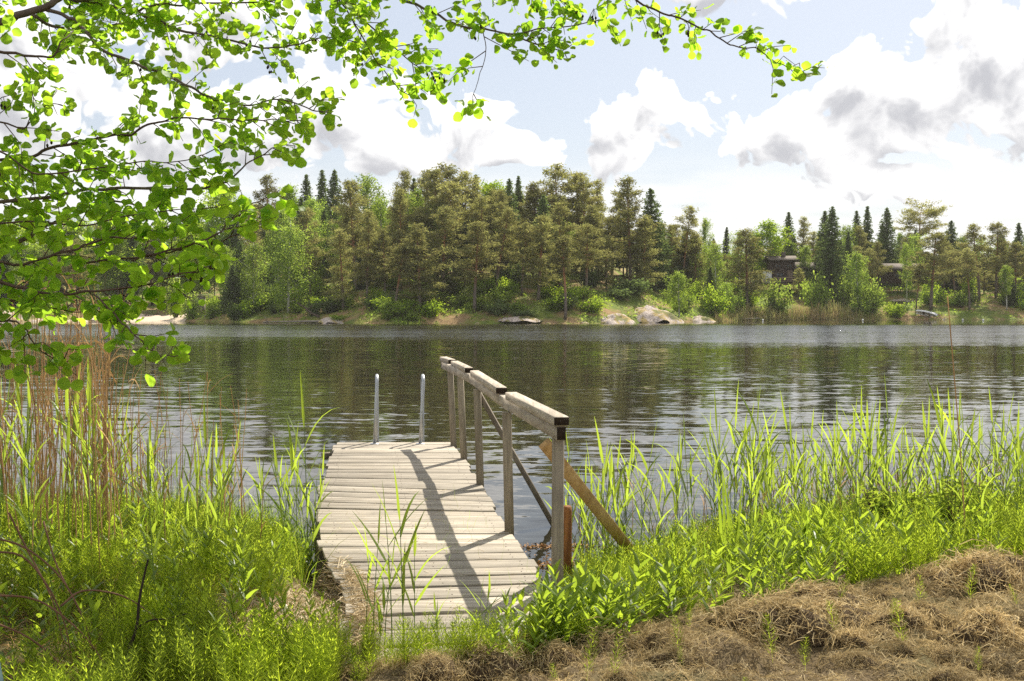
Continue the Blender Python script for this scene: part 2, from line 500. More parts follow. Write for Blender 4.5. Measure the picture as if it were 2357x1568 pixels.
def water_mat():
    m, q, out = material('lake_water')
    pos = q.n('ShaderNodeTexCoord').outputs['Object']
    x, y, z = q.sep(pos)
    # a breeze ruffles a long band of the lake beyond the calm water by the jetty
    wob = q.m('MULTIPLY', q.m('SUBTRACT', q.noise(q.vm('MULTIPLY', pos, (0.018, 0.05, 0.0)), 1.0, 4.0, 0.65), 0.5), 56.0)
    yy = q.m('ADD', y, wob)
    yy = q.m('ADD', yy, q.m('MULTIPLY', x, 0.10))
    ruf = q.m('MULTIPLY', q.step(yy, 42.0, 78.0), q.m('SUBTRACT', 1.0, q.step(q.m('ADD', y, q.m('MULTIPLY', wob, 0.2)), 99.0, 113.0)))
    streak = q.step(q.noise(q.vm('MULTIPLY', pos, (0.02, 0.16, 0.0)), 1.0, 3.0, 0.6), 0.35, 0.7)
    ruf = q.m('MULTIPLY', ruf, q.m('ADD', 0.65, q.m('MULTIPLY', streak, 0.5)))
    def slope(sx, sy, det, dist=0.0):
        c = q.noise(q.vm('MULTIPLY', pos, (sx, sy, 0.0)), 1.0, det, 0.5, dist, color=True)
        return q.vm('SUBTRACT', c, (0.5, 0.5, 0.5))
    s1, s2, s3 = slope(1.1, 4.0, 1.0, 0.4), slope(3.4, 10.0, 2.0), slope(9.0, 22.0, 1.0)
    calm = q.step(q.noise(q.vm('MULTIPLY', pos, (0.08, 0.2, 0.0)), 1.0, 2.0, 0.5), 0.3, 0.7, 0.45, 1.2)
    v = q.vm('ADD', q.vm('SCALE', s1, q.m('MULTIPLY', calm, 0.135)), q.vm('SCALE', s2, q.m('ADD', q.m('MULTIPLY', calm, 0.095), q.m('MULTIPLY', ruf, 0.25))))
    v = q.vm('ADD', v, q.vm('SCALE', s3, q.m('ADD', 0.035, q.m('MULTIPLY', ruf, 0.25))))
    a_, b_, c_ = q.sep(v)
    # wind-driven wavelets lean over: their steep faces look towards this bank
    steep = q.m('ADD', q.m('MULTIPLY', q.m('ABSOLUTE', q.sep(s2)[1]), 0.75), q.m('MULTIPLY', q.m('ABSOLUTE', q.sep(s3)[1]), 0.75))
    b_ = q.m('SUBTRACT', b_, q.m('MULTIPLY', steep, ruf))
    nrm = q.vm('NORMALIZE', q.comb(q.m('MULTIPLY', a_, 0.6), b_, 1.0))
    b = bsdf(q, out, (0.022, 0.020, 0.012), 0.02, 0.5, nrm)
    b.inputs['IOR'].default_value = 1.333
    return m
M['water'] = water_mat()

def bank_mat():
    m, q, out = material('bank_soil')
    pos = q.n('ShaderNodeTexCoord').outputs['Object']
    n = q.noise(pos, 5.0, 6.0, 0.65); n2 = q.noise(pos, 60.0, 4.0, 0.6); n3 = q.noise(pos, 1.3, 3.0, 0.5)
    c = q.mix(q.step(n, 0.35, 0.65), (0.09, 0.065, 0.036), (0.17, 0.125, 0.07))
    c = q.mix(q.m('MULTIPLY', q.step(n3, 0.45, 0.6), 0.6), c, (0.07, 0.085, 0.025))
    c = q.mix(q.m('MULTIPLY', n2, 0.7), c, (0.16, 0.12, 0.07), 'MIX')
    bsdf(q, out, c, 0.95, 0.1, bump(q, n2, 0.8, 0.02))
    return m
M['bank'] = bank_mat()
def shore_mat():
    m, q, out = material('forest_floor')
    pos = q.n('ShaderNodeTexCoord').outputs['Object']
    n = q.noise(pos, 0.22, 5.0, 0.6); n2 = q.noise(pos, 1.5, 5.0, 0.65); n3 = q.noise(pos, 0.6, 4.0, 0.6)
    c = q.mix(q.step(n, 0.42, 0.58), (0.30, 0.20, 0.10), (0.13, 0.17, 0.035))
    c = q.mix(q.m('MULTIPLY', q.step(n3, 0.5, 0.62), 0.8), c, (0.20, 0.24, 0.04))
    c = q.mix(q.m('MULTIPLY', q.step(n2, 0.5, 0.72), 0.65), c, (0.08, 0.065, 0.035))
    bsdf(q, out, c, 0.95, 0.1, bump(q, n2, 0.8, 0.25))
    return m
M['shore'] = shore_mat()
M['sand'] = simplemat('beach_sand', (0.56, 0.45, 0.34), 0.95, 0.1, 0.18, 1.5)
def rock_mat():
    m, q, out = material('lichen_granite')
    pos = q.n('ShaderNodeTexCoord').outputs['Object']
    n = q.noise(pos, 0.9, 5.0, 0.6); n2 = q.noise(pos, 5.0, 5.0, 0.65); n3 = q.noise(pos, 0.5, 3.0, 0.5)
    c = q.mix(q.step(n2, 0.35, 0.65), (0.32, 0.26, 0.22), (0.56, 0.48, 0.42))
    c = q.mix(q.m('MULTIPLY', q.step(n, 0.46, 0.58), 0.85), c, (0.36, 0.26, 0.07))
    c = q.mix(q.m('MULTIPLY', q.step(n3, 0.55, 0.62), 0.8), c, (0.13, 0.15, 0.04))
    bsdf(q, out, c, 0.9, 0.2, bump(q, n2, 0.7, 0.15))
    return m
M['rock'] = rock_mat()

# ================================================================== THE SETTING
# ------------------------------------------------------------------ lake
lake = MB().add([(-420, -60, 0), (420, -60, 0), (420, 340, 0), (-420, 340, 0)], [(0, 1, 2, 3)]).build('lake', M['water'])
tag(lake, 'dark rippled lake water reflecting forest and clouds', 'water', kind='structure')

# ------------------------------------------------------------------ near bank
SHX = np.array([-12, -6, -3.5, -2.6, -1.9, -1.4, -0.8, -0.2, 0.4, 0.8, 1.3, 2.0, 3.0, 5.0, 12.0])
SHY = np.array([9.4, 9.2, 9.0, 8.8, 8.1, 7.4, 6.9, 6.8, 6.95, 7.3, 7.9, 8.5, 9.0, 9.3, 9.6])
def near_shore(X): return np.interp(X, SHX, SHY)
HBX = np.array([-0.9, -0.55, 0.2, 0.75, 1.3, 2.1, 3.2, 8.0])
HBY = np.array([3.6, 4.35, 4.80, 5.05, 5.42, 5.75, 6.2, 7.0])
def hay_edge(X): return np.interp(X, HBX, HBY, left=0.0)
def bank_z(X, Y):
    X, Y = np.asarray(X, float), np.asarray(Y, float)
    d = near_shore(X) - Y
    t = np.clip(d / 2.2, 0, 1); t = t * t * (3 - 2 * t)
    z = 0.345 * t + np.where(d < 0, d * 0.28, 0)
    z = np.maximum(z, -0.9)
    dock = np.exp(-(((X + 0.42 + 0.16 * (Y - 5.5)) / 0.85) ** 4))
    n = vnoise(X * 1.7, Y * 1.7, 3) * 0.035 + vnoise(X * 5, Y * 5, 4) * 0.014
    hz = np.clip((hay_edge(X) - Y) / 0.25 + 0.5, 0, 1)
    lump = (np.abs(vnoise(X * 3.1 + 9, Y * 3.1, 5)) ** 0.8) * 0.11 + (np.abs(vnoise(X * 7, Y * 7, 6))) * 0.06
    return z + (n + lump * hz * (Y > 2.5)) * np.clip(t + 0.25, 0, 1) * (1 - 0.9 * dock * (Y > 4.6)) + hz * 0.02
def grid(xs, ys, fz):
    X, Y = np.meshgrid(xs, ys)
    V = np.stack([X, Y, fz(X, Y)], -1).reshape(-1, 3)
    nx, ny = len(xs), len(ys)
    i = (np.arange(ny - 1)[:, None] * nx + np.arange(nx - 1)[None, :]).ravel()
    return V, np.stack([i, i + 1, i + nx + 1, i + nx], 1)
V, Q = grid(np.linspace(-9, 10, 300), np.concatenate([np.linspace(-6, 3.4, 40), np.linspace(3.45, 11.5, 150)]), bank_z)
bank = obj('bank', mesh_np('bank', V, Q, M['bank'], True))
tag(bank, 'grassy lake bank of dark soil sloping into the water', 'ground', kind='structure')

# ------------------------------------------------------------------ far shore
_u = np.array([-900, 0, 180, 370, 480, 560, 740, 900, 1100, 1300, 1400, 1540, 1640, 1720, 2000, 2356, 3200])
_v = np.array([740, 739.5, 739, 739, 740, 742, 743, 745, 745, 745.5, 745, 742, 740, 737, 736, 736, 736])
_Y = F * CZ / (_v - 704); _X = (_u - 1178) / F * _Y
def far_shore(X):
    X = np.asarray(X, float)
    return np.interp(X, _X, _Y) + vnoise(X * 0.22, X * 0 + 2.5, 21) * 1.6
_hu = np.array([-900, 100, 300, 430, 560, 800, 1100, 1380, 1480, 1560, 1640, 1750, 2000, 2356, 3200])
_hx = np.interp(_hu, _u, _X)
_M = np.interp(_hx, np.interp([-900, 380, 520, 900, 1300, 1450, 1600, 1750, 2356, 3200], _u, _X), [5.5, 5.5, 6.5, 8.0, 8.0, 8.5, 6.0, 9.0, 8.0, 8.0])
_k = np.interp(_hx, np.interp([-900, 380, 520, 900, 1300, 1450, 1600, 1750, 2356, 3200], _u, _X), [.06, .06, .25, .38, .40, .50, .25, .34, .30, .30])
def far_z(X, Y):
    X, Y = np.asarray(X, float), np.asarray(Y, float)
    s = Y - far_shore(X)
    Mx, k = np.interp(X, _hx, _M), np.interp(X, _hx, _k)
    sp_ = np.maximum(s, 0)
    z = Mx * (1 - np.exp(-sp_ * k / Mx)) + 0.12 * np.minimum(sp_, 1.2) * (k > .1)
    z = z + np.maximum(sp_ - 30, 0) * 0.07
    z = z + (vnoise(X * 0.35, Y * 0.35, 22) * 0.45 + vnoise(X * 1.1, Y * 1.1, 23) * 0.15) * np.clip(sp_ / 5, 0, 1)
    return np.where(s < 0, s * 0.3 - 0.05, z)
xs = np.concatenate([np.arange(-300, -85, 6.0), np.arange(-85, 90, 0.9), np.arange(90, 301, 6.0)])
ss = np.concatenate([[-5, -2, -1, -0.4, 0, 0.3, 0.6, 1.0, 1.5], np.arange(2, 30, 0.9), np.arange(31, 60, 3), np.arange(65, 160, 15)])
Xg, Sg = np.meshgrid(xs, ss)
Yg = far_shore(Xg) + Sg
Vg = np.stack([Xg, Yg, far_z(Xg, Yg)], -1).reshape(-1, 3)
i = (np.arange(len(ss) - 1)[:, None] * len(xs) + np.arange(len(xs) - 1)[None, :]).ravel()
shore = obj('far_shore', mesh_np('far_shore', Vg, np.stack([i, i + 1, i + len(xs) + 1, i + len(xs)], 1), M['shore'], True))
tag(shore, 'wooded far shore rising from the lake with pine needles and moss', 'terrain', kind='structure')

def far_at(u, s):
    """point on the far shore seen in column u, s metres behind the water line"""
    Y = 130.0
    for _ in range(40):
        X = (u - 1178) / F * Y
        Y = 0.5 * Y + 0.5 * (float(far_shore(X)) + s)
    X = (u - 1178) / F * Y
    return X, Y, float(far_z(X, Y))
# sand beach
bx = np.linspace(far_at(150, 0)[0], far_at(425, 0)[0], 40)
bs = np.linspace(-1.0, 15.0, 18)
XX, SS = np.meshgrid(bx, bs)
edge = 1.0
YY = far_shore(XX) + SS * (0.55 + 0.45 * np.sin(np.clip((XX - bx[0]) / (bx[-1] - bx[0]), 0, 1) * np.pi))
V = np.stack([XX, YY, far_z(XX, YY) + 0.06], -1).reshape(-1, 3)
i = (np.arange(len(bs) - 1)[:, None] * len(bx) + np.arange(len(bx) - 1)[None, :]).ravel()
beach = obj('beach', mesh_np('beach', V, np.stack([i, i + 1, i + len(bx) + 1, i + len(bx)], 1), M['sand'], True))
tag(beach, 'pale sandy bathing beach on the far shore', 'beach', kind='structure')

# ------------------------------------------------------------------ far trees: a few crowns of each kind, 16 m tall, copied and scaled
H0 = 16.0
def leaf_faces(C, size, r, flat=0.0, aspect=1.0, narrow=0.55):
    """one triangle or small quad per centre, turned at random"""
    n = len(C)
    a = unit(r.normal(size=(n, 3)) * np.array([1, 1, 1 - flat]))
    b = unit(np.cross(a, r.normal(size=(n, 3))))
    s = (size * (0.6 + 0.8 * r.random(n)))[:, None]
    V = np.stack([C - a * s * aspect, C + b * s * narrow, C + a * s * aspect, C - b * s * narrow], 1).reshape(-1, 3)
    return V, np.arange(n * 4).reshape(-1, 4)
def pine_tree(seed, base=0.35, wid=2.6, umbrella=0.0, n_br=46, bend=0.4):
    r = np.random.default_rng(seed)
    tr = MB()
    k = np.linspace(0, 1, 9)
    bx_, by_ = r.normal(size=2) * bend
    axis = np.stack([bx_ * np.sin(k * 2.2) * k, by_ * np.sin(k * 1.7) * k, k * H0], 1)
    tr.tube(axis, 0.21 * (1 - k) ** 0.8 + 0.02, 7)
    cs = []
    for j in range(n_br):
        f = (j + r.random()) / n_br
        h = base + (1 - base) * f ** 0.9
        if h > 0.985: h = 0.985
        prof = (1 - f) ** 0.7 * (0.55 + 0.45 * min(1, f * 5)) if umbrella == 0 else (0.55 + 0.6 * math.sin(min(1, f * 1.15) * 2.6))
        L = wid * prof * (0.35 + 0.95 * r.random()) + 0.25
        a = j * 2.4 + r.normal() * 0.5
        o = np.array([np.interp(h, k, axis[:, 0]), np.interp(h, k, axis[:, 1]), h * H0])
        up = 0.12 + 0.6 * f + r.normal() * 0.18
        d = np.array([math.cos(a), math.sin(a), up])
        pts = [o, o + d * L * 0.5 + (0, 0, -0.04 * L), o + d * L + (0, 0, 0.06 * L)]
        if L > 0.7: tr.tube(pts, [0.05 * (1 - f) + 0.015, 0.03, 0.012], 4, False)
        nc = int(2 + L * 3.2)
        for c in range(nc):
            t = 0.38 + 0.62 * (c + r.random()) / nc
            ctr = o + d * L * t + r.normal(size=3) * np.array([0.20, 0.20, 0.07]) * (0.6 + 0.4 * L)
            m = int(13 + 9 * r.random())
            cs.append(ctr + r.normal(size=(m, 3)) * np.array([0.27, 0.27, 0.21]))
    if base > 0.3:   # dead lower branches
        for j in range(7):
            h = base * (0.45 + 0.5 * r.random()); a = r.random() * 6.3; L = 0.5 + r.random()
            o = np.array([np.interp(h, k, axis[:, 0]), np.interp(h, k, axis[:, 1]), h * H0])
            tr.tube([o, o + np.array([math.cos(a), math.sin(a), -0.1]) * L], [0.03, 0.008], 4, False)
    V, Fq = leaf_faces(np.concatenate(cs), 0.17, r, 0.2, 1.25, 0.32)
    return tr.mesh('pine_trunk', M['pine_bark'], True), mesh_np('pine_crown', V, Fq, M['pine'])
def spruce_tree(seed, wid=2.3, base=0.08, n_lay=58):
    r = np.random.default_rng(seed)
    tr = MB(); k = np.linspace(0, 1, 7)
    tr.tube(np.stack([k * 0, k * 0, k * H0], 1), 0.2 * (1 - k) + 0.012, 6)
    cs = []
    for j in range(n_lay):
        f = (j + 0.3 * r.random()) / n_lay
        h = (base + (1 - base) * f) * H0
        nb = int(5 + 4 * (1 - f))
        a0 = r.random() * 6.3
        for b in range(nb):
            a = a0 + b * 6.283 / nb + r.normal() * 0.25
            L = wid * ((1 - f) ** 0.68 + 0.015) * (0.6 + 0.6 * r.random())
            d = np.array([math.cos(a), math.sin(a), 0.0])
            m = int(6 + L * 14)
            t = r.random(m) ** 0.75
            z = -0.30 * t * L + 0.16 * L * t * t
            cc = np.array([0, 0, h]) + d * (t * L)[:, None] + np.stack([t * 0, t * 0, z], 1)
            cc += r.normal(size=(m, 3)) * np.array([0.14, 0.14, 0.07]) * (0.5 + 0.6 * t)[:, None]
            hang = r.random((m, 1)) ** 2 * np.array([[0, 0, -0.28]]) * (1 - f)
            cs.append(cc + hang)
            if b % 2 == 0 and L > 0.6: tr.tube([np.array([0, 0, h]), np.array([0, 0, h - 0.12 * L]) + d * L * 0.9], [0.03, 0.008], 4, False)
    cs.append(np.stack([r.normal(size=30) * 0.05, r.normal(size=30) * 0.05, H0 * (0.965 + 0.035 * r.random(30))], 1))
    V, Fq = leaf_faces(np.concatenate(cs), 0.19, r, 0.3, 1.1, 0.42)
    return tr.mesh('spruce_trunk', M['spruce_bark'], True), mesh_np('spruce_crown', V, Fq, M['spruce'])
def birch_tree(seed, wid=2.6, base=0.15, mat='birch', droop=1.0, n_br=42, size=0.13, bark='birch_bark', clump=0.22):
    r = np.random.default_rng(seed)
    tr = MB(); k = np.linspace(0, 1, 8)
    bx_, by_ = r.normal(size=2) * 0.4
    axis = np.stack([bx_ * np.sin(k * 2.5) * k, by_ * np.sin(k * 2.1) * k, k * H0 * 0.97], 1)
    tr.tube(axis, 0.16 * (1 - k) ** 0.8 + 0.012, 6)
    cs = []
    for j in range(n_br):
        f = (j + r.random()) / n_br
        h = base + (1 - base) * f * 0.93
        prof = math.sin(min(1, 0.16 + 0.84 * f) * math.pi) ** 0.7
        L = wid * prof * (0.5 + 0.65 * r.random()) + 0.3
        a = j * 2.4 + r.normal() * 0.6
        o = np.array([np.interp(h, k, axis[:, 0]), np.interp(h, k, axis[:, 1]), h * H0 * 0.97])
        d = np.array([math.cos(a), math.sin(a), 0.55 + 0.7 * f])
        tip = o + d * L
        tr.tube([o, o + d * L * 0.55, tip], [0.05 * (1 - f) + 0.012, 0.025, 0.006], 4, False)
        ns = int(4 + L * 4)
        for c in range(ns):
            t = 0.3 + 0.75 * r.random()
            s0 = o + d * L * t + r.normal(size=3) * 0.22 * (0.4 + 0.5 * L)
            ln = droop * (0.4 + 1.3 * r.random())
            m = int(12 + 10 * r.random())
            tt = r.random(m)
            cs.append(s0 + np.stack([tt * 0, tt * 0, -tt * ln], 1) + r.normal(size=(m, 3)) * np.array([clump, clump, clump * 0.8]))
    V, Fq = leaf_faces(np.concatenate(cs), size, r, 0.0, 1.0)
    return tr.mesh('trunk', M[bark], True), mesh_np('crown', V, Fq, M[mat])
def bush(seed, mat, wid=1.0, h=2.4, size=0.10, n=26):
    r = np.random.default_rng(seed)
    tr = MB(); cs = []
    for j in range(n):
        a = r.random() * 6.3; L = h * (0.55 + 0.5 * r.random()); lean = wid * (r.random() ** 0.6)
        tip = np.array([math.cos(a) * lean, math.sin(a) * lean, L * (1 - 0.35 * (lean / wid) ** 2)])
        b0 = np.array([math.cos(a) * 0.12, math.sin(a) * 0.12, -0.15])
        mid = (b0 + tip) / 2 + (0, 0, 0.15)
        tr.tube([b0, mid, tip], [0.025, 0.016, 0.005], 4, False)
        m = 55
        t = 0.25 + 0.8 * r.random(m)[:, None]
        cs.append(b0 * (1 - t) + tip * t + r.normal(size=(m, 3)) * 0.2)
    V, Fq = leaf_faces(np.concatenate(cs), size, r, 0.0, 1.0)
    return tr.mesh('stems', M['spruce_bark'], True), mesh_np('foliage', V, Fq, M[mat])

PINES = [pine_tree(100 + j, base=b, wid=w, n_br=nb, bend=bd) for j, (b, w, nb, bd) in enumerate(
    [(0.34, 3.4, 50, .5), (0.42, 3.2, 42, .8), (0.18, 3.4, 58, .3), (0.5, 3.2, 38, .9), (0.22, 2.8, 56, .4), (0.10, 3.5, 66, .4), (0.40, 3.9, 44, .7), (0.30, 2.4, 52, .6), (0.25, 3.1, 46, 1.0)])]
UMBRELLA = pine_tree(140, base=0.66, wid=3.4, umbrella=1, n_br=34, bend=.5)
BARE = pine_tree(141, base=0.60, wid=2.3, n_br=40, bend=1.2)
SPRUCES = [spruce_tree(200 + j, wid=w, base=b) for j, (w, b) in enumerate([(3.0, .06), (2.4, .1), (3.6, .04), (2.7, .2)])]
BIRCHES = [birch_tree(300 + j, wid=w, base=b, droop=dr) for j, (w, b, dr) in enumerate([(2.6, .2, 1.3), (2.2, .3, 1.0), (3.0, .1, 1.6), (1.8, .35, .8)])]
MAPLES = [birch_tree(350 + j, wid=w, base=b, droop=0.25, mat='maple', size=0.17, bark='spruce_bark', clump=0.36, n_br=38) for j, (w, b) in enumerate([(3.4, .22), (2.8, .3)])]
BUSHES = [bush(400, 'birch', 1.1, 2.4), bush(401, 'maple', 1.3, 2.0), bush(402, 'birch', 0.8, 2.8), bush(403, 'spruce', 1.2, 1.6)]

KIND = {
    'pine': ('pine_tree', 'scots pine with olive-brown needles and reddish trunk on the far shore', 'tree', 'pines on the far shore'),
    'spruce': ('spruce_tree', 'dark green pointed spruce standing in the forest across the lake', 'tree', 'spruces on the far shore'),
    'birch': ('birch_tree', 'light green birch with hanging twigs in the forest across the lake', 'tree', 'birches on the far shore'),
    'maple': ('leafy_tree', 'bright yellow-green broadleaf tree among the far conifers', 'tree', 'broadleaf trees on the far shore'),
}
LAND = [(150, 'behind the brown rock slope'), (440, 'behind the sandy beach'), (575, 'beside the beach hut'), (720, 'around the weeping birch'), (900, 'above the fallen waterline trunk'),
        (1080, 'behind the small central reeds'), (1255, 'above the flat rock ledge'), (1385, 'around the leaning bare pine'), (1545, 'above the lichen granite hump'), (1690, 'behind the pinkish rock slab'),
        (1790, 'beside the two-storey cabin'), (1900, 'behind the willow bushes'), (2020, 'behind the beige reed bed'), (2110, 'around the small gabled cabin'), (2190, 'behind the white boat'), (9999, 'past the white boat')]
def where(u):
    return next(t for a, t in LAND if u < a)
def row(s): return 'waterline' if s < 6 else ('mid-slope' if s < 19 else 'tall back-row')
def plant(u, s, top, kind, var, wscale=1.0, label=None, crown_part='crown', lean=0.0):
    X, Y, z = far_at(u, s)
    pair = {'pine': PINES, 'spruce': SPRUCES, 'birch': BIRCHES, 'maple': MAPLES}[kind][var] if not isinstance(var, tuple) else var
    h = float(P(u, top, Y)[2]) - z
    if h < 2.0: h = 2.0
    nm, lab, cat, grp = KIND[kind]
    wh = row(s) + ' ' + {'pine': 'olive-brown scots pine', 'spruce': 'dark pointed spruce', 'birch': 'light green birch', 'maple': 'bright broadleaf tree'}[kind] + ' ' + where(u)
    e = empty(nm, (X, Y, z - 0.15), label or wh + ' across the lake', cat, None if label else wh.replace(' ', 's ', 0) + ' set')
    sh_ = (h + 0.15) / H0
    sw = max(0.30, sh_ ** 0.7) * wscale * (1.15 if kind == 'pine' else 1.0)
    e.scale = (sw, sw, sh_)
    e.rotation_euler = (R(rnd.uniform(-1.5, 1.5)), R(rnd.uniform(-1.5, 1.5) + lean), rnd.uniform(0, 6.28))
    if lean: e.rotation_euler[2] = 0
    for part, me in (('trunk', pair[0]), ('crown', pair[1])):
        o = bpy.data.objects.new(part, me); link(o, e)
    return e
# kind, column, metres behind the water, top row, variant, width
TREES = [
    ('maple', 516, 24, 427, 0, 1.1), ('pine', 617, 34, 405, 1, .8), ('birch', 663, 20, 415, 3, .9), ('spruce', 703, 44, 402, 0, .9),
    ('spruce', 741, 40, 392, 0, .9), ('spruce', 764, 38, 391, 2, .95), ('birch', 714, 28, 445, 1, 1.0), ('pine', 714, 9, 480, 0, .8),
    ('pine', 819, 12, 418, 0, .85), ('birch', 852, 26, 387, 0, 1.1), ('birch', 584, 4, 548, 0, 1.0), ('birch', 640, 14, 470, 1, 1.0),
    ('spruce', 556, 9, 556, 2, 1.0), ('birch', 517, 7, 560, 1, .8), ('spruce', 535, 4, 610, 2, 1.1), ('pine', 790, 4, 531, 5, .95), ('pine', 844, 6, 488, 4, .8),
    ('birch', 880, 24, 442, 2, 1.0), ('birch', 938, 24, 434, 0, 1.0), ('pine', 923, 15, 437, 4, .9), ('pine', 928, 34, 395, 2, .8),
    ('spruce', 951, 36, 411, 1, .8), ('pine', 973, 34, 396, 5, .8), ('birch', 962, 30, 425, 3, .9),
    ('pine', 1025, 24, 381, 6, 1.15), ('pine', 1006, 20, 396, 2, 1.1), ('pine', 1046, 16, 420, 0, 1.1), ('pine', 1066, 27, 400, 6, 1.1),
    ('spruce', 1093, 32, 402, 1, .8), ('maple', 1132, 33, 415, 1, 1.0), ('spruce', 1169, 20, 411, 2, .85), ('spruce', 1195, 34, 405, 1, .8),
    ('pine', 1241, 24, 424, 2, .9), ('pine', 1287, 27, 383, 6, 1.05), ('pine', 1092, 3, 513, 0, 1.1), ('pine', 966, 4, 519, 5, 1.1),
    ('pine', 1142, 10, 485, 1, .9), ('pine', 1239, 6, 498, 2, 1.15), ('pine', 1200, 9, 515, 6, .9), ('pine', 910, 4, 565, 3, 1.1),
    ('pine', 887, 8, 530, 4, .9), ('pine', 1020, 9, 480, 5, 1.1), ('pine', 1110, 16, 455, 4, 1.0), ('pine', 1160, 15, 470, 5, 1.0),
    ('pine', 1323, 28, 401, 0, 1.05), ('pine', 1345, 24, 411, 6, .9), ('pine', 1376, 30, 418, 4, .8), ('pine', 1407, 25, 452, 1, .9),
    ('pine', 1449, 15, 414, 2, 1.05), ('spruce', 1502, 17, 434, 2, 1.1), ('pine', 1570, 18, 480, 1, .8), ('birch', 1626, 26, 493, 3, .7),
    ('spruce', 1667, 30, 523, 1, .8), ('pine', 1349, 9, 520, 6, 1.1), ('pine', 1361, 16, 475, 2, 1.0), ('pine', 1480, 13, 500, 5, 1.0),
    ('pine', 1540, 20, 520, 4, .9), ('pine', 1395, 12, 545, 5, .9), ('pine', 1290, 14, 470, 5, 1.0), ('pine', 1600, 16, 540, 2, .9),
    ('birch', 1646, 9, 551, 2, 1.0), ('birch', 1562, 1.2, 617, 0, 1.15), ('spruce', 1636, 5, 615, 2, .9), ('birch', 1672, 2.5, 645, 2, 1.2),
    ('pine', 1718, 4, 530, 2, 1.25), ('birch', 1701, 14, 523, 1, .9), ('spruce', 1812, 34, 488, 0, 1.0), ('pine', 1844, 34, 502, 4, .9),
    ('spruce', 1911, 8, 476, 2, 1.0), ('spruce', 1894, 16, 486, 0, 1.0), ('birch', 1946, 25, 508, 0, 1.0), ('spruce', 1971, 34, 485, 0, .9),
    ('spruce', 1991, 30, 475, 1, .9), ('spruce', 2039, 25, 478, 2, 1.0), ('spruce', 2185, 24, 508, 2, 1.0), ('pine', 2252, 10, 520, 1, 1.0),
    ('pine', 2290, 12, 516, 0, .95), ('spruce', 2342, 20, 513, 0, .9), ('pine', 2141, 4, 537, 0, 1.3), ('birch', 2086, 9, 552, 1, .6),
    ('birch', 2100, 22, 530, 2, 1.0), ('birch', 1990, 4, 650, 2, 1.0), ('pine', 1841, 11, 619, 2, .9), ('spruce', 2325, 8, 640, 2, 1.1),
    ('birch', 2316, 4, 605, 3, .9), ('pine', 2108, 5, 610, 3, .8), ('pine', 2197, 9, 567, 1, 1.0), ('pine', 2018, 12, 560, 1, .8), ('pine', 2006, 9, 575, 3, .8),
    ('pine', 2230, 4, 575, 3, .9), ('pine', 1870, 22, 535, 4, .9), ('birch', 1850, 16, 560, 3, 1.0), ('pine', 2170, 16, 560, 0, 1.0), ('pine', 2335, 10, 560, 0, 1.0),
]
for (k_, u, s, top, var, w) in TREES:
    plant(u, s, top, k_, var, w)
plant(663, 3, 502, 'birch', 2, 1.25, 'full weeping birch with dense light green crown at the far waterline')
plant(1300, 1.0, 546, 'pine', BARE, 1.0, 'slender leaning pine with a long bare trunk at the water edge beside the granite rocks', lean=5)
plant(2115, 34, 486, 'pine', UMBRELLA, 1.2, 'flat umbrella-crowned pine rising above the trees behind the small cabin')
plant(1765, 21, 507, 'maple', 0, 1.25, 'large bright green maple leaning over the two-storey cabin')
plant(1975, 2.5, 572, 'birch', 1, 1.0, 'white-trunked birch standing in the dry reed bed across the lake')
# the wood behind and to the sides
env_u = [-500, 0, 450, 600, 750, 850, 1000, 1300, 1400, 1500, 1600, 1700, 1850, 2000, 2100, 2200, 2356, 2800]
env_v = [480, 490, 480, 450, 430, 435, 425, 430, 455, 480, 515, 538, 518, 503, 512, 522, 527, 530]
for j in range(300):
    u = -260 + j * (2900 / 235) + rnd.uniform(-9, 9)
    if j >= 235: u = 1545 + (j - 235) * 13.6 + rnd.uniform(-8, 8)
    s = rnd.choice([rnd.uniform(14, 26), rnd.uniform(22, 44), rnd.uniform(24, 52)])
    if 170 < u < 430: s = max(s, 22)
    if 1740 < u < 1890: s = max(s, 28)
    if 2010 < u < 2130: s = max(s, 30)
    if 1400 < u < 1530: s = max(s, 22)
    top = float(np.interp(u, env_u, env_v)) + rnd.uniform(12, 85)
    if u < 480: k_ = rnd.choice(['birch', 'maple', 'pine', 'birch', 'spruce'])
    elif u < 800: k_ = rnd.choice(['birch', 'spruce', 'pine', 'birch'])
    elif u < 1550: k_ = rnd.choice(['pine', 'pine', 'pine', 'spruce', 'pine', 'birch'])
    else: k_ = rnd.choice(['spruce', 'pine', 'birch', 'spruce', 'pine'])
    plant(u, s, top, k_, rnd.randrange({'pine': 9, 'spruce': 4, 'birch': 4, 'maple': 2}[k_]), rnd.uniform(.85, 1.1))
def put_bush(u, s, hpx, var, wid, label=None, grp='bushes on the far bank'):
    X, Y, z = far_at(u, s)
    h = hpx / F * Y
    e = empty('bush', (X, Y, z), label or 'low green ' + row(s).replace('tall back-row', 'upper') + ' bush ' + where(u) + ' across the lake', 'bush', None if label else 'bushes ' + row(s) + ' ' + where(u))
    me = BUSHES[var]; hh = (2.4, 2.0, 2.8, 1.6)[var]
    e.scale = (wid, wid, h / hh); e.rotation_euler[2] = rnd.uniform(0, 6.28)
    for part, m_ in (('stem', me[0]), ('foliage', me[1])):
        link(bpy.data.objects.new(part, m_), e)
put_bush(1786, 2.0, 82, 0, 1.9, 'broad pale green willow bush behind the beige reeds, below the cabin deck')
put_bush(1879, 2.6, 96, 0, 1.9, 'tall rounded green willow bush beside the big spruce')
put_bush(1640, 2.0, 70, 1, 1.6, 'yellow-green bush beside the pinkish shore rock')
put_bush(1945, 3.0, 90, 2, 1.6); put_bush(2010, 2.5, 80, 0, 1.5); put_bush(1700, 2.0, 50, 2, 1.3)
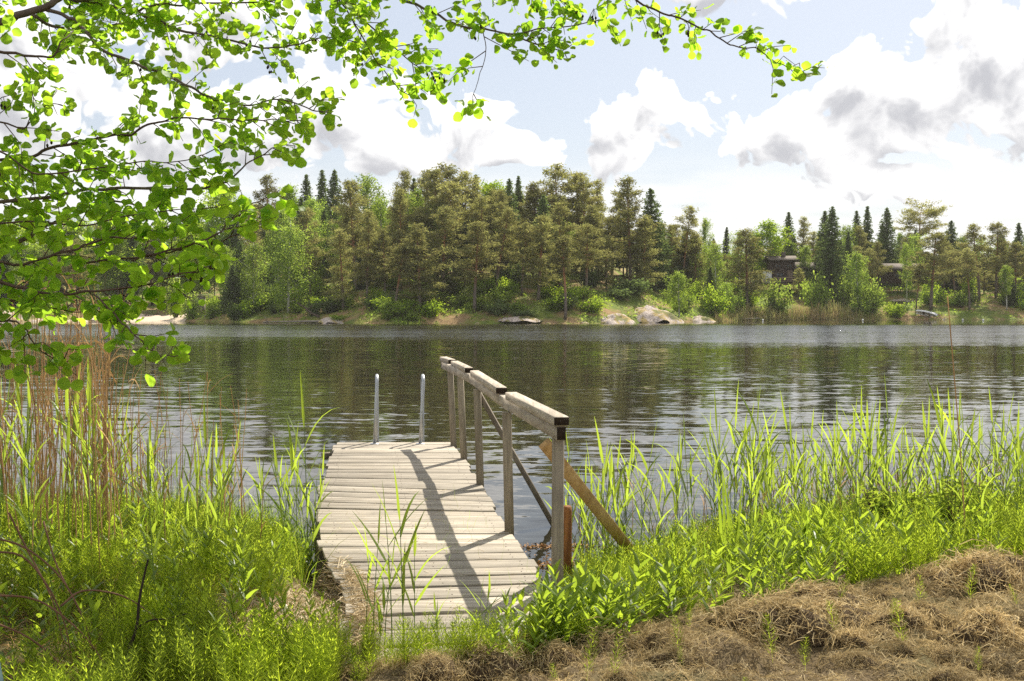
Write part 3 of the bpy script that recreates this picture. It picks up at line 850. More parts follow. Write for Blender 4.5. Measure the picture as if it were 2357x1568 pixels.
put_bush(405, 2.0, 95, 2, 1.5, 'young feathery tree-like bush at the end of the sandy beach')
put_bush(440, 1.5, 62, 0, 1.3); put_bush(1450, 9, 36, 3, 2.4); put_bush(1420, 8, 26, 3, 2.0)
for j in range(170):
    u = rnd.uniform(455, 2400)
    if 1375 < u < 1560: continue
    s = rnd.uniform(0.5, 14)
    if (1740 < u < 1860 or 2030 < u < 2110) and s > 3: continue
    if 2105 < u < 2160 and s < 3: continue
    put_bush(u, s, rnd.uniform(12, 40) + s * 1.5, rnd.choice([0, 1, 1, 2, 3]), rnd.uniform(.8, 1.7))
for j in range(12):
    put_bush(rnd.uniform(-100, 150), rnd.uniform(1, 9), rnd.uniform(15, 45), rnd.choice([0, 1, 2]), rnd.uniform(.8, 1.5))

# ------------------------------------------------------------------ rocks on the far shore
def rock(u, s, wpx, hpx, dep, label, seed, sink=0.25):
    X, Y, z = far_at(u, s)
    w, h = wpx / F * Y / 2, hpx / F * Y
    r = np.random.default_rng(seed)
    th = np.linspace(0, 2 * np.pi, 40, endpoint=False); ro = np.linspace(1.25, 0.0, 16)
    TH, RO = np.meshgrid(th, ro)
    cx_, sy_ = RO * np.cos(TH), RO * np.sin(TH)
    n1 = vnoise(3 + 2.1 * cx_ + seed, 3 + 2.1 * sy_, seed); n2 = vnoise(9 + 5 * cx_, 9 + 5 * sy_, seed + 1); n3 = vnoise(19 + 11 * cx_, 19 + 11 * sy_, seed + 2)
    out_ = 1 + .25 * vnoise(30 + 1.6 * np.cos(TH), 30 + 1.6 * np.sin(TH), seed + 3)
    x = cx_ * out_ * w; y = sy_ * out_ * dep
    zz_ = .72 * h * ((1 - RO ** 2) * .72 + .16 * n1 + .14 * np.round(n2 * 2.5) / 2.5 + .05 * n3)
    V = np.stack([x, y, zz_], -1).reshape(-1, 3)
    i = (np.arange(15)[:, None] * 40 + np.arange(40)[None, :]); jn = (np.arange(15)[:, None] * 40 + (np.arange(40)[None, :] + 1) % 40)
    Q = np.stack([i, jn, jn + 40, i + 40], -1).reshape(-1, 4)
    o = obj('rock', mesh_np('rock', V, Q, M['rock'], False), at=(X, Y, max(z, 0) - sink * 0.3))
    tag(o, label, 'rock')
rock(1412, 0.6, 75, 30, 2.2, 'pale grey granite outcrop with orange lichen sloping into the far water', 31)
rock(1497, 1.6, 105, 41, 2.8, 'broad yellow lichen-covered granite hump on the far shoreline', 32)
rock(1610, 0.5, 58, 22, 1.8, 'pinkish bare rock slab at the far waterline next to the bushes', 33)
rock(770, 0.8, 60, 16, 2.0, 'low smooth brown rock slab under the pines on the far shore', 34)
rock(1195, 1.0, 80, 14, 2.0, 'flat rock ledge with pine needles below the central pines', 35)
rock(2080, 11.5, 60, 9, 1.4, 'flat pale rock on the grass in front of the small cabin', 36)
rock(40, 3.0, 130, 42, 4.0, 'large brown rock slope at the left end of the sandy beach', 37)
for j, (u, w_, h_) in enumerate([(610, 14, 5), (845, 12, 4), (1260, 16, 6), (1345, 18, 8), (1100, 12, 5), (2176, 14, 6), (2300, 12, 5), (955, 11, 4), (1060, 10, 4), (700, 12, 5)]):
    rock(u, 0.15, w_, h_, 0.5, 'small rounded stone at the far waterline', 60 + j)
    COL.objects[-1] if False else None
for o in COL.objects:
    if o.get('label') == 'small rounded stone at the far waterline': o['group'] = 'stones along the far waterline'

# ------------------------------------------------------------------ fallen trunks on the far shore
def log(pts, r0, r1, label, mat='driftwood', limbs=0, seed=1):
    base = empty('driftwood_log', tuple(pts[0]), label, 'log')
    p = spline(pts, 4)
    MB().tube(p, np.linspace(r0, r1, len(p)), 7).build('log', M[mat], base, True)
    r = random.Random(seed)
    for j in range(limbs):
        k = p[r.randrange(len(p) // 3, len(p))]
        e = k + np.array([r.uniform(-.8, .8), r.uniform(-.5, .5), r.uniform(.1, .9)])
        MB().tube([k, (k + e) / 2 + 0.06, e], [r1, r1 * .7, r1 * .3], 5).build('limb', M[mat], base, True)
def fs(u, s, dz): 
    X, Y, z = far_at(u, s); return np.array([X, Y, max(z, 0) + dz])
log([fs(735, .8, .3), fs(715, .6, .9), fs(700, .4, 1.7), fs(685, .2, 2.3)], .16, .07, 'dark leaning dead trunk over the far water beside the brown slab', 'spruce_bark', 3, 2)
log([fs(740, .2, .1), fs(690, -.6, .15), fs(640, -.9, .12), fs(605, -1.2, .05)], .14, .05, 'bleached fallen trunk lying along the far waterline under the birches', 'driftwood', 5, 3)
log([fs(470, 1.2, .2), fs(483, 1.8, .5), fs(497, 2.4, .5)], .10, .06, 'short pale log on the grass beside the beach hut', 'driftwood', 1, 4)
log([fs(1690, .1, .15), fs(1740, -.3, .25), fs(1790, .1, .5)], .09, .03, 'thin grey fallen branch in front of the beige reeds', 'driftwood', 4, 5)

# ------------------------------------------------------------------ dry reed bed across the lake
def far_reeds(name, u0, u1, n, hlo, hhi, label, mat='far_reed'):
    r = np.random.default_rng(int(u0))
    us = r.uniform(u0, u1, n); sv = r.uniform(-1.3, 1.2, n)
    Pb = np.array([fs(a, b, -0.1 if b > 0 else -0.3) for a, b in zip(us, sv)])
    h = r.uniform(hlo, hhi, n) * np.clip(0.25 + 0.55 * np.sin((us - u0) / (u1 - u0) * np.pi) + 0.75 * vnoise(us * 0.035, sv * 0.8, 9), .12, 1.3)
    w = 0.016
    lean = r.normal(size=(n, 2)) * 0.12
    a = r.random(n) * 3.14
    dx = np.stack([np.cos(a), np.sin(a), a * 0], 1) * w
    tip = Pb + np.stack([lean[:, 0] * h, lean[:, 1] * h, h], 1)
    V = np.stack([Pb - dx, Pb + dx, tip + dx * 1.5, tip - dx * 1.5], 1).reshape(-1, 3)
    o = obj(name, mesh_np(name, V, np.arange(n * 4).reshape(-1, 4), M[mat]))
    tag(o, label, 'reeds', kind='stuff')
far_reeds('reed_bed', 1645, 2050, 4200, .8, 2.3, 'beige dry reed bed along the far shore')
far_reeds('reed_bed', 905, 985, 500, .4, .9, 'thin green reeds in the water below the central pines', 'birch')
far_reeds('reed_bed', 500, 575, 500, .4, .9, 'dim dry reeds in shadow below the dark spruces')

# low undergrowth on the far slope
r_ = np.random.default_rng(66)
ux = r_.uniform(far_at(430, 0)[0], 95, 34000); us_ = r_.uniform(.3, 24, 34000)
uy = far_shore(ux) + us_
keep = (vnoise(ux * .35, uy * .35, 44) + .25 * vnoise(ux * 1.3, uy * 1.3, 45)) > -.05
ux, uy = ux[keep], uy[keep]
V, Fq = leaf_faces(np.column_stack([ux, uy, far_z(ux, uy) + r_.random(len(ux)) * .45]), .15, r_, 0, 1)
o = obj('undergrowth', mesh_np('undergrowth', V, Fq, M['birch'])); tag(o, 'low green blueberry and moss undergrowth on the far slope', 'undergrowth', kind='stuff')

# ------------------------------------------------------------------ cabins
M['cabin'] = woodmat('dark_stained_timber', (0.045, 0.028, 0.020), (0.085, 0.052, 0.036), (6, 6, 1), objvar=0.1)
M['cabin_pale'] = woodmat('pale_timber', (0.36, 0.29, 0.20), (0.46, 0.38, 0.28), (6, 6, 1), objvar=0.1)
M['roof'] = simplemat('grey_roof', (0.13, 0.105, 0.085), 0.85, 0.2, 0.2, 2)
M['glass'] = simplemat('window_glass', (0.03, 0.035, 0.04), 0.08, 0.6, 0.1, 2)
M['frame'] = simplemat('window_frame', (0.16, 0.11, 0.07), 0.6, 0.3, 0.1, 5)
M['white'] = simplemat('white_paint', (0.75, 0.74, 0.71), 0.5, 0.4, 0.06, 3)
M['deckboard'] = woodmat('deck_board', (0.20, 0.14, 0.10), (0.30, 0.22, 0.16), (1, 8, 8), objvar=0.3)
def window(e, cx, y, cz, w, h):
    """window on a wall that faces the lake (-Y) with its outer face at y"""
    f = MB()
    t = 0.08
    f.box((cx - w / 2, y - .05, cz - h / 2), (cx - w / 2 + t, y + .02, cz + h / 2)); f.box((cx + w / 2 - t, y - .05, cz - h / 2), (cx + w / 2, y + .02, cz + h / 2))
    f.box((cx - w / 2 + t, y - .05, cz - h / 2), (cx + w / 2 - t, y + .02, cz - h / 2 + t)); f.box((cx - w / 2 + t, y - .05, cz + h / 2 - t), (cx + w / 2 - t, y + .02, cz + h / 2))
    f.box((cx - .03, y - .045, cz - h / 2 + t), (cx + .03, y + .02, cz + h / 2 - t))
    wdw = obj('window', f.mesh('window', M['frame']), e, at=(0, 0, 0))
    for sgn in (-1, 1):
        x0, x1 = sorted((cx + sgn * .03, cx + sgn * (w / 2 - t)))
        obj('pane', MB().box((x0, y - .02, cz - h / 2 + t), (x1, y - .01, cz + h / 2 - t)).mesh('pane', M['glass']), wdw, at=(0, 0, 0))
def gable_roof(x0, x1, y0, y1, z, rise, ov=.45, th=.14, axis='x'):
    m = MB()
    xm, ym = (x0 + x1) / 2, (y0 + y1) / 2
    x0, x1, y0, y1 = x0 - ov, x1 + ov, y0 - ov, y1 + ov
    if axis == 'x':     # ridge runs along x
        for ya, yb in ((y0, ym), (y1, ym)):
            c = [(x0, ya, z), (x1, ya, z), (x1, yb, z + rise), (x0, yb, z + rise)]
            if ya > yb: c = [c[1], c[0], c[3], c[2]]
            m.hexa([*c, *[(a, b, c_ + th) for a, b, c_ in c]])
    else:
        for xa, xb in ((x0, xm), (x1, xm)):
            c = [(xa, y1, z), (xa, y0, z), (xb, y0, z + rise), (xb, y1, z + rise)]
            if xa > xb: c = [c[1], c[0], c[3], c[2]]
            m.hexa([*c, *[(a, b, c_ + th) for a, b, c_ in c]])
    return m
def cabin_big():
    X, Y, z = far_at(1806, 17)
    z = float(P(1806, 652, Y)[2])
    e = empty('cabin', (X, Y, z), 'dark brown two-storey timber cabin with a deck under the bright maple', 'cabin')
    w = lambda m, nm, mat: obj(nm, m.mesh(nm, M[mat]), e, at=(0, 0, 0))
    for k in range(12):      # horizontal wall boards, upper block
        w(MB().box((-2.2, -.02 - (k % 2) * .015, .0 + k * .3), (1.5, 3.6, .29 + k * .3)), 'board', 'cabin')
    for k in range(8):       # side wing
        w(MB().box((1.52, .6 - (k % 2) * .015, .0 + k * .3), (5.2, 4.2, .29 + k * .3)), 'board', 'cabin')
    w(gable_roof(-2.2, 1.5, -.0, 3.6, 3.62, .75, .6), 'roof', 'roof')
    w(gable_roof(1.9, 5.2, .0, 4.2, 2.35, 1.0, .5), 'roof', 'roof')
    w(MB().box((-.2, 1.2, 4.0), (.35, 1.8, 5.1), .03), 'chimney', 'roof')
    window(e, -1.2, -.05, 2.75, 1.0, .7); window(e, .6, -.05, 2.75, 1.0, .7); window(e, -.9, -.05, 1.2, 1.3, 1.1); window(e, 3.2, .55, 1.2, 1.6, 1.1)
    w(MB().box((.3, -.07, .0), (1.2, -.04, 2.05)), 'door', 'frame')
    w(MB().box((-3.3, -.4, .0), (-2.3, 1.5, 1.9), .03), 'shed', 'white')
    for k in range(11):
        w(MB().box((-2.4 + k * .42, -2.6, -.12), (-2.4 + k * .42 + .40, -.1, -.04)), 'deck_board', 'deckboard')
    for k in range(7):
        w(MB().box((-2.35 + k * .74, -2.58, -1.6), (-2.25 + k * .74, -2.48, .85)), 'deck_post', 'cabin')
    for k in range(3):
        w(MB().box((-2.4, -2.64, .15 + k * .28), (2.2, -2.59, .32 + k * .28)), 'railing', 'deckboard')
def cabin_small():
    X, Y, z = far_at(2075, 14)
    z = float(P(2075, 652, Y)[2])
    e = empty('cabin', (X, Y, z), 'small dark brown cabin with grey gable roof behind thin birches', 'cabin')
    w = lambda m, nm, mat: obj(nm, m.mesh(nm, M[mat]), e, at=(0, 0, 0))
    for k in range(7):
        w(MB().box((-2.2, -.02 - (k % 2) * .015, k * .3), (3.0, 4.0, k * .3 + .29)), 'board', 'cabin')
    w(gable_roof(-2.2, 3.0, -.0, 4.0, 2.1, 1.0, .5), 'roof', 'roof')
    w(MB().box((1.5, 1.6, 2.7), (2.1, 2.2, 3.6), .03), 'chimney', 'roof')
    window(e, -.9, -.05, 1.2, .9, .8); window(e, 1.4, -.05, 1.2, 1.0, .8)
    w(MB().box((.0, -.07, .0), (.8, -.04, 1.9)), 'door', 'frame')
def beach_things():
    X, Y, z = far_at(460, 5.5)
    e = empty('beach_hut', (X, Y, z), 'narrow grey board changing hut with flat lid roof beside the beach', 'hut')
    for k in range(6):
        obj('board', MB().box((-.5 + k * .17, -.03, 0), (-.5 + k * .17 + .155, .9, 2.6 - .01 * k)).mesh('board', M['driftwood']), e, at=(0, 0, 0))
    obj('roof', MB().box((-.75, -.25, 2.62), (.8, 1.1, 2.74), .02).mesh('roof', M['driftwood']), e, at=(0, 0, 0))
    X, Y, z = far_at(350, 11)
    e = empty('picnic_table', (X, Y, z + .06), 'brown wooden picnic table on the sandy beach', 'table')
    w = lambda m, nm: obj(nm, m.mesh(nm, M['deckboard']), e, at=(0, 0, 0))
    for k in range(5): w(MB().box((-.95, -.38 + k * .155, .70), (.95, -.38 + k * .155 + .14, .75)), 'table_top')
    for y in (-.85, .62): w(MB().box((-.95, y, .42), (.95, y + .25, .47)), 'bench')
    for x in (-.7, .7):
        for sg in (-1, 1): w(MB().beam((x, sg * .75, 0), (x, sg * .2, .7), .09, .05, (1, 0, 0)), 'leg')
        w(MB().box((x - .05, -.8, .34), (x + .03, .8, .42)), 'crossbar')
    X, Y, z = far_at(235, 5)
    e = empty('beach_platform', (X, Y, z + .06), 'low slatted wooden platform lying on the sandy beach', 'platform')
    for k in range(13):
        obj('slat', MB().box((-2.0 + k * .3, -1.0, .62 - .02 * (k % 2)), (-2.0 + k * .3 + .24, 1.1, .68 - .02 * (k % 2))).mesh('slat', M['driftwood']), e, at=(0, 0, 0))
    for y in (-1.0, 1.0):
        obj('beam', MB().box((-2.1, y - .07, .45), (2.0, y + .07, .59)).mesh('beam', M['deckboard']), e, at=(0, 0, 0))
    for x in (-1.9, 0, 1.8):
        for y in (-1.0, 1.0): obj('leg', MB().box((x - .06, y - .06, -.2), (x + .06, y + .06, .45)).mesh('leg', M['deckboard']), e, at=(0, 0, 0))
    log([fs(205, -.2, .1), fs(250, -.4, .12), fs(300, -.3, .1)], .09, .07, 'straight log lying at the edge of the sandy beach', 'driftwood', 0, 6)
    X, Y, z = far_at(80, 18)
    e = empty('cabin', (X, Y, z), 'pale beige timber building half hidden by the alder leaves', 'cabin')
    for k in range(9):
        obj('board', MB().box((-3.5, -.02 - (k % 2) * .015, k * .3), (2.8, 4, k * .3 + .29)).mesh('board', M['cabin_pale']), e, at=(0, 0, 0))
    obj('roof', gable_roof(-3.5, 2.8, 0, 4, 2.7, 1.1, .5).mesh('roof', M['roof']), e, at=(0, 0, 0))
    window(e, -1.6, -.05, 1.5, 1.1, .9); window(e, 1.0, -.05, 1.5, 1.1, .9)
cabin_big(); cabin_small(); beach_things()
def rowing_boat():
    X, Y, z = far_at(2131, 0.5)
    e = empty('rowing_boat', (X, Y, z + .5), 'white rowing boat hauled up and tipped on its side on the far bank', 'boat')
    k = np.linspace(0, 1, 14); a = np.linspace(-1.45, 1.45, 11)
    wv = 0.66 * np.sin(np.clip(k * 0.80 + 0.20, 0, 1) * np.pi) ** 0.6
    V = []
    for t, w_ in zip(k, wv):
        for b in a: V.append((t * 3.4 - 1.7, math.sin(b) * w_, -math.cos(b) * 0.62 * (0.75 + 0.25 * math.sin(t * 3.1)) + .1 * abs(t - .4)))
    i = (np.arange(13)[:, None] * 11 + np.arange(10)[None, :]).ravel()
    hull = obj('hull', mesh_np('hull', np.array(V), np.stack([i, i + 1, i + 12, i + 11], 1), M['white'], True), e, at=(0, 0, 0))
    mod = hull.modifiers.new('thick', 'SOLIDIFY'); mod.thickness = 0.03
    for t in (0.35, 0.62): obj('thwart', MB().box((t * 3.4 - 1.82, -.55, -.2), (t * 3.4 - 1.58, .55, -.16)).mesh('thwart', M['deckboard']), e, at=(0, 0, 0))
    obj('keel', MB().box((-1.6, -.02, -.62), (1.3, .02, -.5)).mesh('keel', M['white']), e, at=(0, 0, 0))
    e.rotation_euler = (R(150), R(10), R(-35))
    e.scale = (.9, .9, .9)
rowing_boat()
bm = MB(); 
k = np.linspace(0, np.pi, 8)
bm.tube(np.stack([k * 0, k * 0, -np.cos(k) * .13 + .08], 1), np.maximum(.13 * np.sin(k), .012), 10)
bme = bm.mesh('buoy', M['white'], True)
for (u, v) in ((1755, 738.5), (2215, 737.5), (2262, 738), (1985, 738)):
    p = G(u, v, 0); o = obj('buoy', bme, at=tuple(p)); tag(o, 'small white float bobbing near the far shore', 'buoy', 'white floats near the far shore')

# ================================================================== THE JETTY
DZ = 0.40
def v_of(Y, z): return 784 + F * math.tan(math.atan((CZ - z) / Y) - PITCH)
def X_of(u, Y, z): return float(G(u, v_of(Y, z), z)[0])
jetty = empty('wooden_jetty', (-0.3, 8.4, 0.0), 'weathered grey plank jetty with a stepped handrail running out into the lake', 'jetty')
YL = [11.98, 11.75, 11.51, 11.31, 11.01, 10.80, 10.55, 10.30, 10.13, 9.93, 9.74, 9.47, 9.33, 9.08, 8.79, 8.55, 8.31, 8.05, 7.82, 7.53, 7.31, 7.09,
      6.88, 6.67, 6.45, 6.25, 6.04, 5.86, 5.66, 5.43, 5.18, 4.94, 4.70, 4.48]
SKY_ = [4.4, 5.43, 6.25, 6.67, 7.09, 7.53, 8.05, 8.31, 8.79, 9.08, 9.47, 9.74, 10.55, 12.0]
SKD = [.16, .14, .10, .05, 0.0, -.03, -.12, -.20, -.24, -.31, -.12, -.03, .04, .02]
LU_Y = [12.1, 9.87, 8.8, 7.57, 6.95, 6.4, 6.0, 5.43, 4.4]
LU_U = [776, 748, 735, 731, 731, 745, 770, 792, 790]
pr = random.Random(5)
def deck_pt(Y, side, z):
    vv = v_of(Y, DZ)
    if side == 0: u = float(np.interp(Y, LU_Y[::-1], LU_U[::-1]))
    else: u = 837 + 0.652 * (vv - 704)
    return np.array([X_of(u, Y, DZ), Y, z])
def sag(Y): return DZ + 0.012 * math.sin(Y * 1.3) - 0.02 * max(0, (Y - 9.2) / 3)
M['nail'] = simplemat('rusty_nail', (0.06, 0.035, 0.022), .7, .4, .3, 50)
NAIL = MB().tube([(0, 0, -.004), (0, 0, .0012)], .0045, 6).mesh('nail', M['nail'])
for k in range(len(YL) - 1):
    ya, yb = YL[k], YL[k + 1]
    da, db = float(np.interp(ya, SKY_, SKD)), float(np.interp(yb, SKY_, SKD))
    gap = pr.uniform(0.016, 0.034)
    z = sag((ya + yb) / 2) + pr.uniform(-.004, .004)
    tl, tr_ = pr.uniform(-.004, .004), pr.uniform(-.004, .004)
    ol, orr = pr.uniform(-.025, .02), pr.uniform(-.02, .03)
    L0, L1 = deck_pt(yb + gap, 0, z), deck_pt(ya, 0, z)
    R0, R1 = deck_pt(yb + gap, 1, z), deck_pt(ya, 1, z)
    R0[1] += db; R1[1] += da
    off = np.array([-0.149, 0, 0])      # the right edge slides along the jetty with the skew of the plank
    R0 = R0 + off * db; R1 = R1 + off * da
    ax = unit(R0 - L0)
    L0, L1 = L0 + ax * ol, L1 + ax * ol; R0, R1 = R0 + ax * orr, R1 + ax * orr
    th = 0.032
    L0[2] += tl; L1[2] += tl; R0[2] += tr_; R1[2] += tr_
    dn = np.array([0, 0, -th])
    pk = MB().hexa([L0 + dn, R0 + dn, R1 + dn, L1 + dn, L0, R0, R1, L1], 0.004).build('plank', M['deck'], jetty)
    for t in (.10, .66, 1.22):
        for f in (.25, .75):
            c = (L0 + (R0 - L0) * (t / 1.32)) * (1 - f) + (L1 + (R1 - L1) * (t / 1.32)) * f
            nl_ = bpy.data.objects.new('nail', NAIL); link(nl_, pk); nl_.location = c + np.array([pr.uniform(-.012, .012), 0, .0006])
def dock_line(t, Y):                        # a point t metres right of the left edge
    a, b = deck_pt(Y, 0, 0), deck_pt(Y, 1, 0)
    return a + unit(b - a) * t
for t in (0.10, 0.66, 1.22):
    for (y0, y1) in ((4.6, 8.5), (8.52, 11.9)):
        a, b = dock_line(t, y0), dock_line(t, y1)
        a[2], b[2] = sag(y0) - 0.032 - .075, sag(y1) - 0.032 - .075
        MB().beam(a, b, .05, .13, bev=.004).build('stringer', M['brace_old'], jetty)
for y in (7.4, 9.2, 11.6):
    for t in (0.03, 1.26):
        c = dock_line(t, y)
        MB().tube([(c[0], y, -1.2), (c[0], y, -.3), (c[0], y, DZ - .045)], .055, 10).build('pile', M['brace_old'], jetty, True)
a, b = dock_line(-.14, 11.55), dock_line(.2, 11.75)
a[2] = b[2] = DZ - .11
MB().beam(a, b, .07, .07, bev=.005).build('crossbeam', M['brace_old'], jetty)
# handrail
RZ = 1.415
rail_u = [(1292, 5.60), (1176, 7.20), (1154, 7.62), (1092, 9.62), (1079, 10.05), (1046, 11.3), (1040, 11.5), (1020, 12.0)]
rp = [np.array([X_of(u, y, RZ), y, RZ]) for u, y in rail_u]
rp[-1][2] += .012; rp[-2][2] += .004
for j in range(4):
    a, b = rp[2 * j].copy(), rp[2 * j + 1].copy()
    a[2] -= .0275; b[2] -= .0275
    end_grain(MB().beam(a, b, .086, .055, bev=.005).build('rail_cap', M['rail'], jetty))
beam_pts = [rp[0] + (0, .012, 0), (rp[1] + rp[2]) / 2, (rp[3] + rp[4]) / 2, rp[7] - (0, .04, 0)]
for a, b in zip(beam_pts[:-1], beam_pts[1:]):
    a, b = a.copy(), b.copy(); d_ = unit(b - a); b = b - d_ * .003
    a[2] = a[2] - .057 - .041; b[2] = b[2] - .057 - .041
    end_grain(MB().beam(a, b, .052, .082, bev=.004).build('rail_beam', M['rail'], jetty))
for (u_top, u_bot, Y, zb) in ((1284, 1281, 5.74, -.1), (1166, 1172, 7.17, DZ - .03), (1098, 1105, 9.12, DZ - .03), (1059, 1068, 10.6, DZ - .05), (1036, 1044, 11.72, DZ - .05)):
    zt = RZ - .057 - .084
    a = np.array([X_of(u_bot, Y, max(zb, .3)), Y, zb]); b = np.array([X_of(u_top, Y, zt), Y, zt])
    MB().beam(a, b, .068, .068, (0, 1, 0), bev=.005).build('railing_post', M['post'], jetty)
MB().beam((X_of(1096, 9.2, 1.24) , 9.21, 1.27), (.46, 9.12, -.12), .045, .095, (0, 1, 0), bev=.004).build('brace', M['brace_old'], jetty)
br = MB().beam(P(1254, 1022, 5.83), P(1462, 1282, 7.35), .078, .042, (-.1, -1, .25), bev=.004).build('brace', M['brace_new'], jetty)
br['label'] = 'fresh orange-brown timber brace propping the handrail'
c = P(1304, 1165, 6.5)
MB().tube([(c[0], 6.5, -.6), (c[0], 6.5, c[2] - .03), (c[0], 6.5, c[2])], [.034, .034, .030], 12).build('pile', M['stub'], jetty, True)

# swimming ladder
lad = empty('swim_ladder', tuple(G(915, 1020, DZ)), 'galvanised swimming ladder with two hooped grab rails at the jetty end', 'ladder')
legs = []
for (ub, ut) in ((862, 867.5), (967, 974)):
    b0 = np.array([X_of(ub, 11.86, DZ), 11.86, sag(11.86)])
    top = np.array([X_of(ut, 11.9, 1.12), 11.9, 1.12])
    pts = [b0, b0 * .5 + top * .5, top]
    for a in np.linspace(0.3, math.pi, 7):
        pts.append(top + np.array([-.147 * .11 * (1 - math.cos(a)), .11 * (1 - math.cos(a)), .075 * math.sin(a)]))
    end = pts[-1]
    pts += [end + (0, .02, -.7), end + (0, .04, -1.9)]
    legs.append(end)
    MB().tube(np.array(pts), .021, 12).build('grab_rail', M['steel'], lad, True)
    MB().box((b0[0] - .05, b0[1] - .045, b0[2] - .001), (b0[0] + .05, b0[1] + .045, b0[2] + .009), .002).build('flange', M['steel'], lad)
for z in (.18, -.1, -.38, -.66):
    MB().tube([legs[0] + (0, .03, z - 1.12), legs[1] + (0, .03, z - 1.12)], .016, 8).build('rung', M['steel'], lad, True)

# ================================================================== THE NEAR BANK
def bz(x, y): return float(bank_z(np.array([x]), np.array([y]))[0])
def blade(L, w, th, bend, az, org, r, fold=0.25, n=6):
    """one long leaf: V-shaped strip that leaves its origin at th from the vertical and bends outwards"""
    t = np.linspace(0, 1, n)
    ang = th + bend * t ** 1.6
    ds = L / (n - 1)
    rad = np.concatenate([[0], np.cumsum(np.sin((ang[1:] + ang[:-1]) / 2) * ds)])
    up = np.concatenate([[0], np.cumsum(np.cos((ang[1:] + ang[:-1]) / 2) * ds)])
    wd = w * np.minimum(1, 0.35 + t * 4) * (1 - t) ** 0.55 * 0.5
    wd[-1] = 0.0004
    o = np.array([math.cos(az), math.sin(az), 0]); s_ = np.array([-math.sin(az), math.cos(az), 0])
    tw = r.normal() * 0.5
    c = org + rad[:, None] * o + np.array([0, 0, 1]) * up[:, None]
    nrm = np.stack([-np.cos(ang)[:, None] * o + np.sin(ang)[:, None] * np.array([0, 0, 1])], 0)[0]
    side = math.cos(tw) * s_ + math.sin(tw) * nrm
    lift = np.cross(side, np.gradient(c, axis=0)); lift = unit(lift)
    V = np.stack([c - side * wd[:, None] + lift * (wd * fold)[:, None], c, c + side * wd[:, None] + lift * (wd * fold)[:, None]], 1).reshape(-1, 3)
    i = np.arange(n - 1)[:, None] * 3 + np.array([0, 1])[None, :]
    i = i.ravel()
    return V, np.stack([i, i + 1, i + 4, i + 3], 1)
def reed_variant(seed, h):
    r = np.random.default_rng(seed)
    k = np.linspace(0, 1, 7)
    bx_, by_ = r.normal(size=2) * 0.05
    ax = np.stack([bx_ * k ** 2 * h, by_ * k ** 2 * h, k * h * .80], 1)
    stem = MB().tube(ax, .0042 * (1 - k * .6), 5, False).mesh('stem', M['reed_stem'], True)
    leaves = []
    nl = r.integers(4, 7); a0 = r.random() * 6.3
    for j in range(nl):
        f = .42 + .58 * j / max(1, nl - 1)
        o = np.array([np.interp(f, k, ax[:, 0]), np.interp(f, k, ax[:, 1]), f * h * .80])
        top = j == nl - 1
        L = h * (.30 + .12 * r.random()) * (1.0 if not top else .75)
        V, Q = blade(L, .014 + .013 * r.random(), (.06 if top else .22 + .3 * r.random()), (.1 if top else .25 + .9 * r.random() ** 2), a0 + j * 3.14 + r.normal() * .5, o, r)
        leaves.append(mesh_np('leaf', V, Q, M['reed_leaf'], True))
    return stem, leaves
REEDS = [reed_variant(500 + j, 1.0) for j in range(12)]
def put_reed(x, y, h, label, grp, z=None, var=None, lean=5):
    st, lv = REEDS[rnd.randrange(12) if var is None else var]
    zz_ = max(bz(x, y), -.35) if z is None else z
    e = empty('green_reed', (x, y, zz_ - .02), label, 'reed', grp)
    e.scale = (h ** .6, h ** .6, h); e.rotation_euler = (R(rnd.gauss(0, lean)), R(rnd.gauss(0, lean)), rnd.uniform(0, 6.28))
    link(bpy.data.objects.new('stem', st), e)
    for m_ in lv: link(bpy.data.objects.new('leaf', m_), e)
lab_r = 'fresh green reed shoot growing on the bank beside the handrail side of the jetty'
lab_l = 'fresh green reed shoot among dry reeds and sedge on the unrailed jetty side'
lab_f = 'short green reed shoot standing in front of the landward jetty planks'
n_ = 0
while n_ < 190:
    u = rnd.uniform(1315, 2400); Y = rnd.triangular(6.4, 10.6, 8.6)
    x = (u - 1178) / F * Y
    if Y < float(hay_edge(x)) + .35: continue
    if 1440 < u < 1640 and rnd.random() < .45: continue
    h = rnd.uniform(.7, 1.22) + (.12 if 1640 < u < 1760 else 0)
    if Y < 7.4: h *= .75
    zn = 'beside the orange brace' if u < 1480 else 'around the iris clump' if u < 1800 else 'in front of the broken brown reeds' if u < 2120 else 'by the tall single stalk'
    wt_ = 'standing in the water' if Y > float(near_shore(x)) else 'rooted on the bank'
    put_reed(x, Y, h, 'fresh green reed shoot ' + wt_ + ' ' + zn, 'green reeds ' + wt_ + ' ' + zn); n_ += 1
n_ = 0
while n_ < 85:
    u = rnd.uniform(-60, 725); Y = rnd.triangular(6.2, 10.0, 8.2)
    x = (u - 1178) / F * Y
    put_reed(x, Y, rnd.uniform(.75, 1.2) * (1.15 if u < 260 else .9), lab_l, 'green reeds on the ladder side'); n_ += 1
for (u, Y, h) in ((842, 4.74, .62), (858, 4.70, .72), (884, 4.66, .60), (902, 4.72, .82), (931, 4.66, .88), (951, 4.75, .62), (872, 4.62, .5), (1098, 4.60, .42), (1015, 4.55, .35), (1108, 4.9, .38)):
    put_reed(X_of(u, Y, .35), Y, h, lab_f, 'reeds in front of the jetty', lean=2)
for (u, Y, h) in ((160, 6.4, 1.25), (205, 6.6, 1.3), (75, 6.0, 1.05), (95, 5.2, .85), (365, 5.0, .95), (497, 6.2, .9), (640, 6.9, 1.1), (710, 7.2, 1.45)):
    put_reed(X_of(u, Y, .3), Y, h, lab_l, 'green reeds on the ladder side', lean=3)
